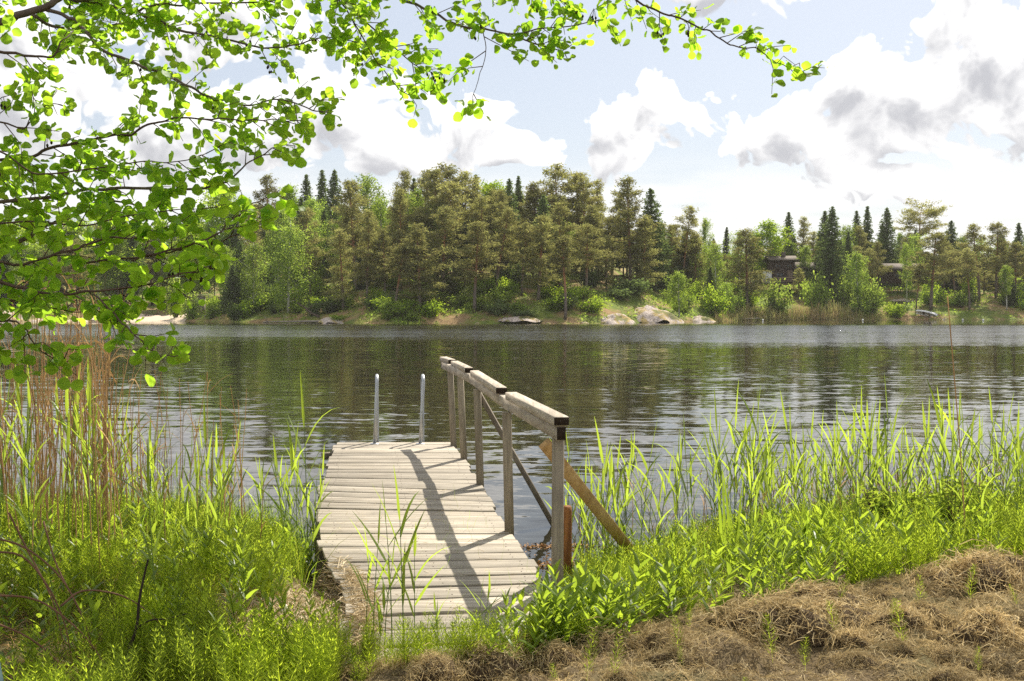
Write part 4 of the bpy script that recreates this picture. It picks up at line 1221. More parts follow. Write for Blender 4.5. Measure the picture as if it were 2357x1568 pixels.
# dry reeds
def dry_variant(seed):
    r = np.random.default_rng(seed)
    k = np.linspace(0, 1, 8)
    b = r.normal(size=2) * 0.06
    ax = np.stack([b[0] * k ** 2 + .012 * np.sin(k * 7 + seed), b[1] * k ** 2, k], 1)
    m = MB(); m.tube(ax, .0042 * (1 - .55 * k), 5, False)
    for j in range(r.integers(0, 3)):
        f = .35 + .6 * r.random()
        o = np.array([np.interp(f, k, ax[:, 0]), np.interp(f, k, ax[:, 1]), f])
        V, Q = blade(.14 + .1 * r.random(), .009, .3 + .5 * r.random(), 1.6 * r.random(), r.random() * 6.3, o, r)
        m.add(V, Q)
    return m.mesh('dry_reed', M['dry_reed'], True)
DRY = [dry_variant(600 + j) for j in range(14)]
def put_dry(x, y, h, label, grp, lean=4.0, name='dry_reed'):
    z = max(bz(x, y), -.35)
    o = obj(name, DRY[rnd.randrange(14)], at=(x, y, z - .03))
    o.scale = (1.0, 1.0, h); o.rotation_euler = (R(rnd.gauss(0, lean)), R(rnd.gauss(0, lean)), rnd.uniform(0, 6.28))
    tag(o, label, 'reed', grp)
    return o
lab_d = 'tall tan dry reed stalk of last year standing in the dense stand under the alder'
lab_d2 = 'brown broken reed stalk in the matted patch behind the green reeds'
n_ = 0
while n_ < 215:
    u = rnd.choice([rnd.uniform(-120, 250), rnd.uniform(-120, 250), rnd.uniform(-100, 330), rnd.triangular(150, 690, 260)])
    Y = rnd.triangular(5.6, 9.6, 7.4); x = (u - 1178) / F * Y
    h = rnd.uniform(1.35, 2.0) if u < 250 else rnd.uniform(.7, 1.45)
    lb = ('tall' if h > 1.6 else 'mid-height' if h > 1.3 else 'short') + ' tan dry reed stalk ' + ('in the dense stand above the bramble stems' if u < 250 else 'thinly scattered between the dense stand and the jetty')
    put_dry(x, Y, h, lb, lb + ' set', 3.0); n_ += 1
for j in range(170):
    u = rnd.choice([rnd.uniform(1640, 2330), rnd.triangular(1880, 2260, 2080)]); Y = rnd.uniform(8.9, 10.6)
    if u < 1850 and rnd.random() < .4: continue
    put_dry((u - 1178) / F * Y, Y, rnd.uniform(.35, .85), lab_d2, 'broken reeds behind the green reeds', 24, 'broken_reed')
for j in range(75):
    u = rnd.uniform(1330, 2380); Y = rnd.uniform(7.4, 9.6)
    put_dry((u - 1178) / F * Y, Y, rnd.uniform(.3, .8), 'short tan old stalk standing between the green reeds on the hay side', 'old stalks between the green reeds', 11, 'broken_reed')
p0, p1 = P(2225, 1300, 6.6), P(2180, 682, 6.9)
MB().tube(spline([p0, p0 * .6 + p1 * .4 + (.01, 0, 0), p1]), [.0045] * 6 + [.0038] * 6 + [.003], 6).build('dry_reed', M['dry_reed'], None, True)
tag(COL.objects['dry_reed'] if False else bpy.context.scene.collection.objects[-1], 'single very tall tan reed stalk rising above the far shoreline', 'reed')

# ------------------------------------------------------------------ horsetail, sedge and herbs
def horsetail(seed, h=.34):
    r = np.random.default_rng(seed)
    V, T = [], []
    def tri_strip(a, b, w):
        s_ = unit(np.cross(b - a, r.normal(size=3))) * w
        i = len(V); V.extend([a - s_, a + s_, b]); T.append((i, i + 1, i + 2))
    lean = r.normal(size=2) * .12
    ax = lambda f: np.array([lean[0] * f * f * h, lean[1] * f * f * h, f * h])
    for j in range(4): tri_strip(ax(j / 4), ax(j / 4 + .28), .0016)
    nw = 11
    for j in range(nw):
        f = .22 + .78 * j / nw
        L = h * .20 * (1 - f) ** .5 * (.5 + min(1, (f - .1) * 3) * .6) + .008
        n = 7
        for b in range(n):
            a = b * 6.283 / n + r.random()
            d = np.array([math.cos(a), math.sin(a), .45 + .3 * r.random()])
            o = ax(f); mid = o + d * L * .6; tip = mid + np.array([d[0], d[1], .5 + .8 * r.random()]) * L * .5
            s_ = np.array([-d[1], d[0], 0]) * .0026
            i = len(V); V.extend([o, mid + s_, mid - s_, tip])
            T += [(i, i + 1, i + 2), (i + 2, i + 1, i + 3)]
    return np.array(V), np.array(T)
def scatter_stuff(name, mat, label, cat, variants, pts, smin, smax, tilt=.12, seed=1):
    r = np.random.default_rng(seed)
    m = MB(); pts = np.asarray(pts)
    which = r.integers(0, len(variants), len(pts))
    for k, (Vv, Tv) in enumerate(variants):
        pp = pts[which == k]
        if not len(pp): continue
        W, Fo = scatter(Vv, Tv, pp, r.random(len(pp)) * 6.283, r.uniform(smin, smax, len(pp)), r.normal(size=(len(pp), 2)) * tilt)
        m.add(W, T=Fo)
    o = m.build(name, M[mat]); tag(o, label, cat, kind='stuff'); return o
def field_pts(n, x0, x1, y0, y1, ok, seed, dens=None):
    r = np.random.default_rng(seed); out = []
    while len(out) < n:
        x, y = r.uniform(x0, x1, 4000), r.uniform(y0, y1, 4000)
        m = ok(x, y)
        if dens is not None: m &= r.random(4000) < dens(x, y)
        out.extend(np.stack([x[m], y[m]], 1).tolist())
    p = np.array(out[:n])
    return np.column_stack([p, bank_z(p[:, 0], p[:, 1]) - .012])
HT = [horsetail(700 + j) for j in range(6)]
_ly = np.linspace(4.3, 12, 40); _lx = np.array([deck_pt(a, 0, 0)[0] for a in _ly])
lx = lambda y: np.interp(y, _ly, _lx)                   # left edge of the jetty
def straw_zone(x, y): return (x > lx(y) - .42 - .12 * np.sin(y * 5) - .25 * (y < 5.6)) & (x < lx(y) + np.interp(y, [4.5, 5.6, 6.2, 6.7], [.13, .15, .10, .0])) & (y < 6.75) & (y > 4.55)
def left_ok(x, y): return (x < lx(y) - .03) & (y < near_shore(x) - .1) & ~straw_zone(x, y)
patch = lambda x, y: np.clip(.62 + .9 * vnoise(x * 1.6, y * 1.6, 41), .12, 1) * np.where((x < -1.9) & (y < 5.3), .3, 1)
def right_ok(x, y): return (y > hay_edge(x) + .05 * np.sin(x * 17)) & (y < near_shore(x) + .1) & (x > .26 + (6 - y) * .15)
pl = field_pts(3300, -4.8, -.6, 3.6, 8.6, left_ok, 51, patch)
pr_ = field_pts(1900, .3, 5.2, 4.9, 9.2, right_ok, 52, lambda x, y: np.clip(.55 + 1.1 * vnoise(x * 2.2, y * 2.2, 42), .06, 1))
scatter_stuff('horsetail_growth', 'horsetail', 'bright feathery green horsetail covering the bank on both sides of the jetty', 'horsetail', HT, np.concatenate([pl, pr_]), .42, 1.12, seed=3)
pf = field_pts(230, -.95, .75, 4.15, 4.75, lambda x, y: (y > hay_edge(x) - .25) & (y < 4.72), 53)
pf2 = field_pts(40, .1, 3.8, 3.9, 5.6, lambda x, y: y < hay_edge(x), 54)
scatter_stuff('horsetail_growth', 'horsetail', 'short horsetail sprigs fringing the landward jetty end and the hay', 'horsetail', HT, np.concatenate([pf, pf2]), .35, .75, seed=4)
def grass_blade(seed, L):
    r = np.random.default_rng(seed)
    V, Q = blade(L, .006, .08 + .25 * r.random(), .3 + 1.1 * r.random(), 0.0, np.zeros(3), r, .2, 5)
    return V, np.concatenate([Q[:, [0, 1, 2]], Q[:, [0, 2, 3]]])
GB = [grass_blade(720 + j, .45) for j in range(8)]
pg = field_pts(7000, -5.2, -.6, 6.0, 9.6, lambda x, y: (x < lx(y) - .08) & (y < near_shore(x) + .55), 55, lambda x, y: np.clip((y - 5.6) / 2.4, .1, 1))
pg2 = field_pts(2800, .45, 5.4, 5.6, 9.6, lambda x, y: (y > hay_edge(x) + .1) & (y < near_shore(x) + .4), 56)
pg[:, 2] = np.maximum(pg[:, 2], -.12); pg2[:, 2] = np.maximum(pg2[:, 2], -.12)
scatter_stuff('sedge_grass', 'grass', 'fine pale green sedge blades along both water edges', 'grass', GB, np.concatenate([pg, pg2]), .55, 1.25, .15, 5)
pg3 = field_pts(260, -.75, .5, 4.75, 8.4, lambda x, y: (x > lx(y)) & (x < lx(y) + 1.3), 57)
pg3[:, 2] = DZ - .02
scatter_stuff('deck_sprigs', 'grass', 'thin grass sprigs growing up between the jetty planks', 'grass', GB, pg3[:110], .12, .4, .3, 6)
r_ = np.random.default_rng(92)
pd_ = field_pts(150, -1.4, .3, 4.8, 9.0, lambda x, y: (x > lx(y) + .03) & (x < lx(y) + 1.2), 62)
pd_[:, 2] = DZ + .016
def herb_variant(seed):
    r = np.random.default_rng(seed)
    h = .45; k = np.linspace(0, 1, 5); b = r.normal(size=2) * .05
    ax = np.stack([b[0] * k ** 2, b[1] * k ** 2, k * h], 1)
    stem = MB().tube(ax, .0035 * (1 - .6 * k), 5, False).mesh('stem', M['herb'], True)
    lv = []
    for j in range(8):
        f = .18 + .8 * j / 8; L = .13 * (1 - .55 * f) + .02
        for sgn in (0, 1):
            o = np.array([np.interp(f, k, ax[:, 0]), np.interp(f, k, ax[:, 1]), f * h])
            V, Q = blade(L, .026 * (1 - .4 * f) + .006, .55 + .4 * r.random() - .3 * f, .6, j * 1.57 + sgn * 3.14 + r.normal() * .2, o, r, .2, 5)
            lv.append((V, Q))
    out = []
    for V, Q in lv: out.append(mesh_np('leaf', V, Q, M['herb'], True))
    return stem, out
HERBS = [herb_variant(740 + j) for j in range(4)]
def put_herb(x, y, s, label, grp):
    st, lv = HERBS[rnd.randrange(4)]
    e = empty('leafy_herb', (x, y, bz(x, y) - .01), label, 'plant', grp)
    e.scale = (s, s, s); e.rotation_euler = (R(rnd.gauss(0, 5)), R(rnd.gauss(0, 5)), rnd.uniform(0, 6.28))
    link(bpy.data.objects.new('stem', st), e)
    for m_ in lv: link(bpy.data.objects.new('leaf', m_), e)
for (u, Y, s) in ((1550, 6.3, .95), (1590, 7.3, .9), (1390, 5.05, .4), (1290, 5.2, .6), (1210, 4.75, .7), (1170, 4.7, .75), (1130, 4.72, .6), (1250, 4.95, .7), (1340, 5.3, .6), (2260, 5.7, .35), (2240, 5.6, .3), (1440, 5.6, .6), (1700, 6.3, .6), (1900, 6.5, .7), (1325, 5.6, .8), (1235, 5.15, .8)):
    put_herb(X_of(u, Y, .35), Y, s, 'leafy green herb with paired pointed leaves between the handrail and the mown hay', 'herbs on the hay side')
for (u, Y, s) in ((872, 4.42, .3), (530, 6.1, .9), (555, 5.2, .8), (720, 4.9, .7), (745, 5.0, .6), (820, 4.35, .4), (700, 4.5, .6), (460, 5.0, .7), (610, 5.8, .8), (570, 6.6, 1.0), (430, 4.4, .7), (545, 4.3, .8), (775, 4.9, .55), (300, 4.8, .6)):
    put_herb(X_of(u, Y, .35), Y, s, 'leafy green herb with paired pointed leaves among the horsetail by the straw', 'herbs on the straw side')
for (u, Y, s) in ((1150, 4.42, .6), (1185, 4.38, .75), (1225, 4.45, .8), (1262, 4.5, .75), (1118, 4.36, .5), (1290, 4.7, .8), (1240, 4.62, .7), (1300, 5.0, .7)):
    put_herb(X_of(u, Y, .35), Y, s, 'leafy green herb overhanging the landward corner of the jetty', 'herbs at the jetty corner')
hb = random.Random(9)
for j in range(34):
    u, Y = hb.uniform(40, 690), hb.uniform(4.6, 7.4); x = X_of(u, Y, .35)
    put_herb(x, Y, hb.uniform(.6, 1.1), 'leafy green herb standing in the horsetail between the brambles and the sedge', 'herbs in the horsetail beyond the straw')
for j in range(30):
    u, Y = hb.uniform(1300, 2340), hb.uniform(5.6, 7.6); x = X_of(u, Y, .35)
    if Y < float(hay_edge(x)) + .12 or Y > float(near_shore(x)): continue
    put_herb(x, Y, hb.uniform(.4, .9), 'leafy green herb standing in the horsetail between the reeds and the hay', 'herbs in the horsetail by the hay')
def weed(seed):
    r = np.random.default_rng(seed); Vs, Ts, n0 = [], [], 0
    h = .26
    for j in range(7):
        f = .1 + .85 * j / 7
        for sg in (0, 1):
            V, Q = blade(.085 * (1 - .45 * f) + .02, .034 * (1 - .35 * f), .7 + .4 * r.random() - .4 * f, .5, j * 1.7 + sg * 3.14 + r.normal() * .3, np.array([0, 0, f * h]), r, .2, 4)
            T = np.concatenate([Q[:, [0, 1, 2]], Q[:, [0, 2, 3]]])
            Vs.append(V); Ts.append(T + n0); n0 += len(V)
    return np.concatenate(Vs), np.concatenate(Ts)
WD = [weed(780 + j) for j in range(5)]
pw_ = np.concatenate([field_pts(380, .2, 5.0, 4.8, 8.6, lambda x, y: right_ok(x, y) | ((x > .0) & (x < .5) & (y < 5.6) & (y > hay_edge(x))), 63, lambda x, y: np.clip(.5 - 1.2 * vnoise(x * 2.2, y * 2.2, 42), .1, 1)),
                      field_pts(230, -4.2, -.9, 4.2, 7.8, left_ok, 64, lambda x, y: np.clip(.5 - 1.0 * vnoise(x * 1.6, y * 1.6, 41), .1, 1)),
                      field_pts(70, -.15, .55, 4.35, 5.1, lambda x, y: (y > hay_edge(x) - .25) & (x > .02 + (5.1 - y) * .3), 65)])
pw_[:, 2] = np.maximum(pw_[:, 2], .0)
scatter_stuff('leafy_weeds', 'herb', 'mixed broad-leaved green weeds growing among the horsetail', 'weeds', WD, pw_, .55, 1.5, .2, 7)
# sword-leaved iris clump
ix, iy = X_of(1722, 6.6, .3), 6.6
iris = empty('iris_clump', (ix, iy, bz(ix, iy) - .02), 'clump of broad upright dark green iris leaves among the horsetail', 'plant')
r_ = np.random.default_rng(77)
for j in range(11):
    V, Q = blade(.45 + .3 * r_.random(), .028, .05 + .25 * r_.random(), .15, r_.random() * 6.3, np.array([r_.normal() * .09, r_.normal() * .05, 0]), r_, .15, 7)
    obj('leaf', mesh_np('leaf', V, Q, M['herb'], True), iris, at=(0, 0, 0))
# low yellowish shrubs by the water
def small_shrub(seed):
    r = np.random.default_rng(seed)
    tr = MB(); cs = []
    for j in range(14):
        a = r.random() * 6.3; L = .32 + .2 * r.random(); ln = .22 * r.random()
        tip = np.array([math.cos(a) * ln, math.sin(a) * ln, L])
        tr.tube([np.array([0, 0, -.03]), tip * .5 + (0, 0, .03), tip], [.004, .003, .0015], 4, False)
        t = .3 + .72 * r.random(26)[:, None]
        cs.append(tip * t + r.normal(size=(26, 3)) * .025)
    V, Fq = leaf_faces(np.concatenate(cs), .017, r, .2, 1.0)
    return tr.mesh('stems', M['twig'], True), mesh_np('foliage', V, Fq, M['yellow_shrub'])
SH = [small_shrub(760 + j) for j in range(4)]
n_ = 0
while n_ < 24:
    u = rnd.triangular(1680, 2400, 2250); Y = rnd.uniform(7.0, 9.2); x = (u - 1178) / F * Y
    if Y > float(near_shore(x)) + .1: continue
    a, b = SH[rnd.randrange(4)]
    e = empty('low_shrub', (x, Y, max(bz(x, Y), -.05)), 'low yellow-green leafy shrub at the water edge behind the horsetail', 'shrub', 'low shrubs at the water edge')
    s = rnd.uniform(.6, 1.05); e.scale = (s * 1.3, s * 1.3, s); e.rotation_euler[2] = rnd.uniform(0, 6.28)
    link(bpy.data.objects.new('stem', a), e); link(bpy.data.objects.new('foliage', b), e); n_ += 1

# ------------------------------------------------------------------ mown hay
def fibres(C, Nrm, r, lmin, lmax, w, lift=.25):
    n = len(C)
    t = unit(np.cross(Nrm, r.normal(size=(n, 3)))) + Nrm * (r.normal(size=(n, 1)) * lift + lift * .4)
    t = unit(t); L = r.uniform(lmin, lmax, n)[:, None]
    s_ = unit(np.cross(t, r.normal(size=(n, 3)))) * w
    bend = Nrm * L * (-.15 + .2 * r.random((n, 1))) + r.normal(size=(n, 3)) * L * .12
    a, b, c = C - t * L / 2, C + bend, C + t * L / 2
    V = np.stack([a - s_, a + s_, b + s_, b - s_, c], 1).reshape(-1, 3)
    i = np.arange(n)[:, None] * 5
    T = np.concatenate([i + np.array([0, 1, 2]), i + np.array([0, 2, 3]), i + np.array([3, 2, 4])])
    return V, T
r_ = np.random.default_rng(88)
ph = field_pts(105000, -1.1, 5.2, 3.3, 7.0, lambda x, y: y < hay_edge(x) + .05 * np.sin(x * 13), 58)
ph[:, 2] += .008 + r_.random(len(ph)) ** 2 * .05 * np.clip(vnoise(ph[:, 0] * 6, ph[:, 1] * 6, 71) + .6, .15, 1.4)
e_ = .02
nx = (bank_z(ph[:, 0] - e_, ph[:, 1]) - bank_z(ph[:, 0] + e_, ph[:, 1])) / (2 * e_)
ny = (bank_z(ph[:, 0], ph[:, 1] - e_) - bank_z(ph[:, 0], ph[:, 1] + e_)) / (2 * e_)
V, T = fibres(ph, unit(np.column_stack([nx, ny, np.ones(len(ph))])), r_, .03, .09, .0014, .38)
o = obj('mown_hay', mesh_np('mown_hay', V, T, M['hay'])); tag(o, 'layer of dry mown hay spread over the open bank', 'hay', kind='stuff')
def clump(seed):
    r = np.random.default_rng(seed)
    th = np.linspace(0, 2 * np.pi, 20, endpoint=False); phh = np.linspace(-.2, 1.57, 8)
    TH, PH = np.meshgrid(th, phh)
    rr = 1 + .62 * vnoise(4 + 3.2 * np.cos(TH) + seed, 4 + 2 * np.sin(TH) + PH, seed)
    f = lambda a, b, c: np.stack([a, b, c], -1).reshape(-1, 3)
    V = f(rr * np.cos(PH) * np.cos(TH), rr * np.cos(PH) * np.sin(TH) * .8, rr * np.sin(PH) * .48)
    i = (np.arange(7)[:, None] * 20 + np.arange(20)[None, :]); jn = (np.arange(7)[:, None] * 20 + (np.arange(20)[None, :] + 1) % 20)
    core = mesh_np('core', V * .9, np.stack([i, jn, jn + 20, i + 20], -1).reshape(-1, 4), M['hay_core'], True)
    k = r.integers(0, len(V), 1500)
    C = V[k] * (1 + .12 * r.random((1500, 1))) * np.where(V[k][:, 2:3] < .2, 1 + .5 * r.random((1500, 1)) ** 2, 1.0) + r.normal(size=(1500, 3)) * np.array([.16, .16, .07])
    Fv, Ft = fibres(C, unit(V[k] * np.array([1, 1, 1.6])), r, .22, .70, .0095, .5)
    return core, mesh_np('fibres', Fv, Ft, M['hay'])
CL = [clump(800 + j) for j in range(6)]
hr = random.Random(3)
spots = [(2280, 1320, .24), (2235, 1350, .20), (1880, 1400, .17), (1900, 1440, .15), (2290, 1490, .19), (1790, 1475, .16), (1370, 1500, .17), (1270, 1470, .15), (1200, 1500, .15), (1110, 1540, .13), (880, 1540, .13), (820, 1555, .12)]
lab_h = 'loose matted clump of dry brown mown grass lying on the bank'
def put_clump(x, y, s, label=lab_h, grp='clumps of mown hay', k=None):
    a, b = CL[hr.randrange(6) if k is None else k]
    e = empty('hay_clump', (x, y, bz(x, y) - .01), label, 'hay', grp)
    e.scale = (s * hr.uniform(.9, 1.5), s, s * hr.uniform(.85, 1.35)); e.rotation_euler[2] = hr.uniform(-.5, .5) + hr.choice([0, 3.14])
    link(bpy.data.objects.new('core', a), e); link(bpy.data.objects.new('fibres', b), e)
for j, (u, v, s) in enumerate(spots):
    p = G(u, v, .42)
    if j == 0: put_clump(p[0], p[1], s, 'tallest heap of dry mown grass, piled against the horsetail', None)
    else: put_clump(p[0], p[1], s, 'large dark clump of mown grass on the hay, one of the biggest there', 'large clumps of mown hay')
n_ = 0
while n_ < 130:
    x = hr.uniform(-.9, 4.6); y = hr.uniform(3.8, 6.9); e_ = float(hay_edge(x))
    if y > e_ or (e_ - y > .35 and hr.random() < .35): continue
    sz_ = hr.triangular(.04, .14, .06)
    lb = ('small' if sz_ < .07 else 'medium') + ' clump of dry mown grass ' + ('along the horsetail edge' if e_ - y < .4 else 'out on the open hay') + (' near the jetty end' if x < .9 else ' opposite the iris clump' if x < 2 else ' beside the tallest hay heap')
    put_clump(x, y, sz_, lb, lb + ' set'); n_ += 1
# pale straw against the jetty
r_ = np.random.default_rng(90)
ps = field_pts(6500, -1.7, .3, 4.5, 6.9, straw_zone, 59)
ps = np.concatenate([ps, field_pts(500, -3.6, -.8, 4.4, 7.4, lambda x, y: (x < lx(y) - .3), 60)])
inside = np.clip((ps[:, 0] - (lx(ps[:, 1]) - .05)) / .12, 0, 1)
V, T = fibres(pd_, np.tile(np.array([[0, 0, 1.0]]), (len(pd_), 1)), r_, .04, .16, .0016, .03)
o = obj('deck_litter', mesh_np('deck_litter', V, T, M['straw'])); tag(o, 'loose straw bits scattered on the jetty planks', 'litter', kind='stuff')
ps[:, 2] = np.maximum(ps[:, 2] + .02 + r_.random(len(ps)) * .05, inside * (DZ + .012 + r_.random(len(ps)) * .035))
V, T = fibres(ps, np.tile(np.array([[0, 0, 1.0]]), (len(ps), 1)), r_, .07, .26, .0026, .10)
o = obj('straw_litter', mesh_np('straw_litter', V, T, M['straw'])); tag(o, 'pale dead reed straw heaped against the jetty edge', 'straw', kind='stuff')
# brown leaf and stem litter in the shade of the alder
pb = field_pts(9000, -4.8, -.8, 3.7, 6.8, lambda x, y: (x < lx(y) - .2), 61)
pb[:, 2] += .02
V, T = fibres(pb, np.tile(np.array([[0, 0, 1.0]]), (len(pb), 1)), r_, .05, .26, .002, .34)
o = obj('stem_litter', mesh_np('stem_litter', V, T, M['dry_reed'])); tag(o, 'brown dead stems littering the ground under the alder', 'litter', kind='stuff')
# floating scum beside the jetty
r_ = np.random.default_rng(91)
pq = np.column_stack([r_.normal(.33, .2, 420), np.repeat([7.75, 8.35], 210) + r_.normal(size=420) * .05, np.full(420, .006)])
pq = np.concatenate([pq, np.column_stack([r_.uniform(.05, .6, 160), r_.uniform(7.0, 8.3, 160), np.full(160, .005)])])
Vd, Fd = leaf_faces(pq, .018, r_, .0, 1.0); Vd[:, 2] = np.clip(Vd[:, 2], .003, .02)
M['scum'] = simplemat('floating_litter', (0.36, 0.20, 0.08), .8, .3, .4, 20)
o = obj('floating_litter', mesh_np('floating_litter', Vd, Fd, M['scum'])); tag(o, 'orange-brown catkin litter floating beside the jetty', 'litter', kind='stuff')
# small single things
M['stone'] = simplemat('pale_stone', (0.62, 0.58, 0.5), .9, .2, .2, 12)
def stone(u, v, s, label):
    p = G(u, v, .4)
    Vv = []
    th = np.linspace(0, 2 * np.pi, 14, endpoint=False); phh = np.linspace(-.5, 1.57, 7)
    TH, PH = np.meshgrid(th, phh)
    rr = 1 + .25 * vnoise(4 + 2 * np.cos(TH), 4 + 2 * np.sin(TH) + PH, 5)
    Vv = np.stack([rr * np.cos(PH) * np.cos(TH) * s * .55, rr * np.cos(PH) * np.sin(TH) * s * .8, rr * np.sin(PH) * s], -1).reshape(-1, 3)
    i = (np.arange(6)[:, None] * 14 + np.arange(14)[None, :]); jn = (np.arange(6)[:, None] * 14 + (np.arange(14)[None, :] + 1) % 14)
    tag(obj('stone', mesh_np('stone', Vv, np.stack([i, jn, jn + 14, i + 14], -1).reshape(-1, 4), M['stone'], True), at=(p[0], p[1], bz(p[0], p[1]) + .03)), label, 'stone')
stone(652, 1385, .05, 'pale upright stone poking out of the straw beside the horsetail')
M['dark_twig'] = simplemat('dark_twig', (0.028, 0.018, 0.012), .8, .2, .4, 20)
tw = empty('fallen_branch', tuple(P(270, 1580, 4.3)), 'dark crooked dead branch sticking up out of the horsetail', 'branch')
MB().tube(spline([P(262, 1590, 4.25), P(290, 1512, 4.32), P(314, 1445, 4.4), P(320, 1385, 4.45), P(333, 1320, 4.5), P(341, 1288, 4.5)], 4), np.linspace(.009, .004, 21), 7).build('stem', M['dark_twig'], tw, True)
MB().tube(spline([P(314, 1447, 4.4), P(345, 1428, 4.38), P(385, 1424, 4.42), P(432, 1412, 4.45)], 4), np.linspace(.005, .002, 13), 6).build('side_twig', M['dark_twig'], tw, True)
M['bramble'] = simplemat('bramble_stem', (0.16, 0.075, 0.04), .7, .3, .4, 20)
for j, pts in enumerate([[(-20, 1236, 4.6), (60, 1262, 4.6), (140, 1330, 4.6), (190, 1420, 4.5), (215, 1500, 4.5)], [(-30, 1270, 4.3), (50, 1280, 4.4), (110, 1350, 4.4), (150, 1440, 4.4), (170, 1550, 4.3)],
                         [(140, 1395, 4.4), (190, 1360, 4.5), (270, 1368, 4.6), (330, 1400, 4.6), (390, 1460, 4.6), (430, 1520, 4.5)], [(-30, 1370, 4.2), (60, 1375, 4.3), (120, 1400, 4.3), (200, 1470, 4.3), (260, 1560, 4.2)],
                         [(20, 1180, 4.7), (60, 1260, 4.7), (120, 1380, 4.6), (150, 1500, 4.5)], [(100, 1200, 5.0), (130, 1300, 4.9), (180, 1400, 4.8), (210, 1480, 4.7)], [(-20, 1430, 4.1), (70, 1470, 4.2), (150, 1540, 4.2), (190, 1600, 4.1)]]):
    q_ = spline([P(*a) for a in pts], 4)
    o = MB().tube(q_, np.linspace(.005, .0025, len(q_)), 6).build('bramble_stem', M['bramble'], None, True)
    tag(o, 'thin arching brown bramble stem in the shade under the alder', 'stem', 'bramble stems under the alder')
M['teal'] = simplemat('teal_paint', (0.10, 0.17, 0.16), .6, .4, .15, 8)
pa, pb_ = P(-38, 1430, 3.6), P(2, 1640, 3.35)
o = MB().beam(pa, pb_, .035, .11, (0, 0, 1), bev=.004).build('painted_post', M['teal']); tag(o, 'weathered teal painted board leaning at the foot of the alder', 'board')

# ================================================================== THE ALDER over the bank
ar = np.random.default_rng(21)
TRX, TRY = -3.75, 4.7
alder = empty('alder_tree', (TRX, TRY, bz(TRX, TRY) - .05), 'alder tree leaning over the bank with bright backlit round leaves and dark cones', 'tree')
tk = spline([(TRX, TRY, .2), (TRX + .05, TRY, 1.5), (TRX + .1, TRY + .05, 3.0), (TRX + .25, TRY + .1, 4.6), (TRX + .3, TRY + .2, 6.2), (TRX + .4, TRY + .2, 7.6)], 4)
MB().tube(tk, np.linspace(.17, .05, len(tk)), 12).build('trunk', M['bark'], alder, True)
def leaf_shape(seed):
    """round obovate alder leaf: stalk at the origin, blunt tip at y = 1, folded along the midrib"""
    r = np.random.default_rng(seed)
    y = np.array([0.0, .08, .28, .52, .76, .93, 1.0]); w = np.array([.02, .20, .39, .47, .42, .25, .05])
    fold, curl, wav = .10 + .45 * r.random(), r.normal() * .45, r.normal(size=7) * .05
    V = []
    for k in range(7):
        z0 = curl * (y[k] - .4) ** 2
        for sg in (-1, 0, 1):
            ww = w[k] * (1 + r.normal() * .10)
            V.append((sg * ww, y[k] + (r.normal() * .015 if sg else 0) - (.05 if k == 6 and sg == 0 else 0), z0 + abs(sg) * (fold * ww * .8 + wav[k])))
    T = []
    for k in range(6):
        for j in (0, 1):
            i = k * 3 + j
            T += [(i, i + 1, i + 4), (i, i + 4, i + 3)]
    return np.array(V), np.array(T)
LEAF = [leaf_shape(900 + j) for j in range(12)]
LEAFM = [mesh_np('leaf', V, T, M['alder_leaf']) for V, T in LEAF]
leaves = []       # (matrix 3x3, position, size, branch, variant)
cones = []
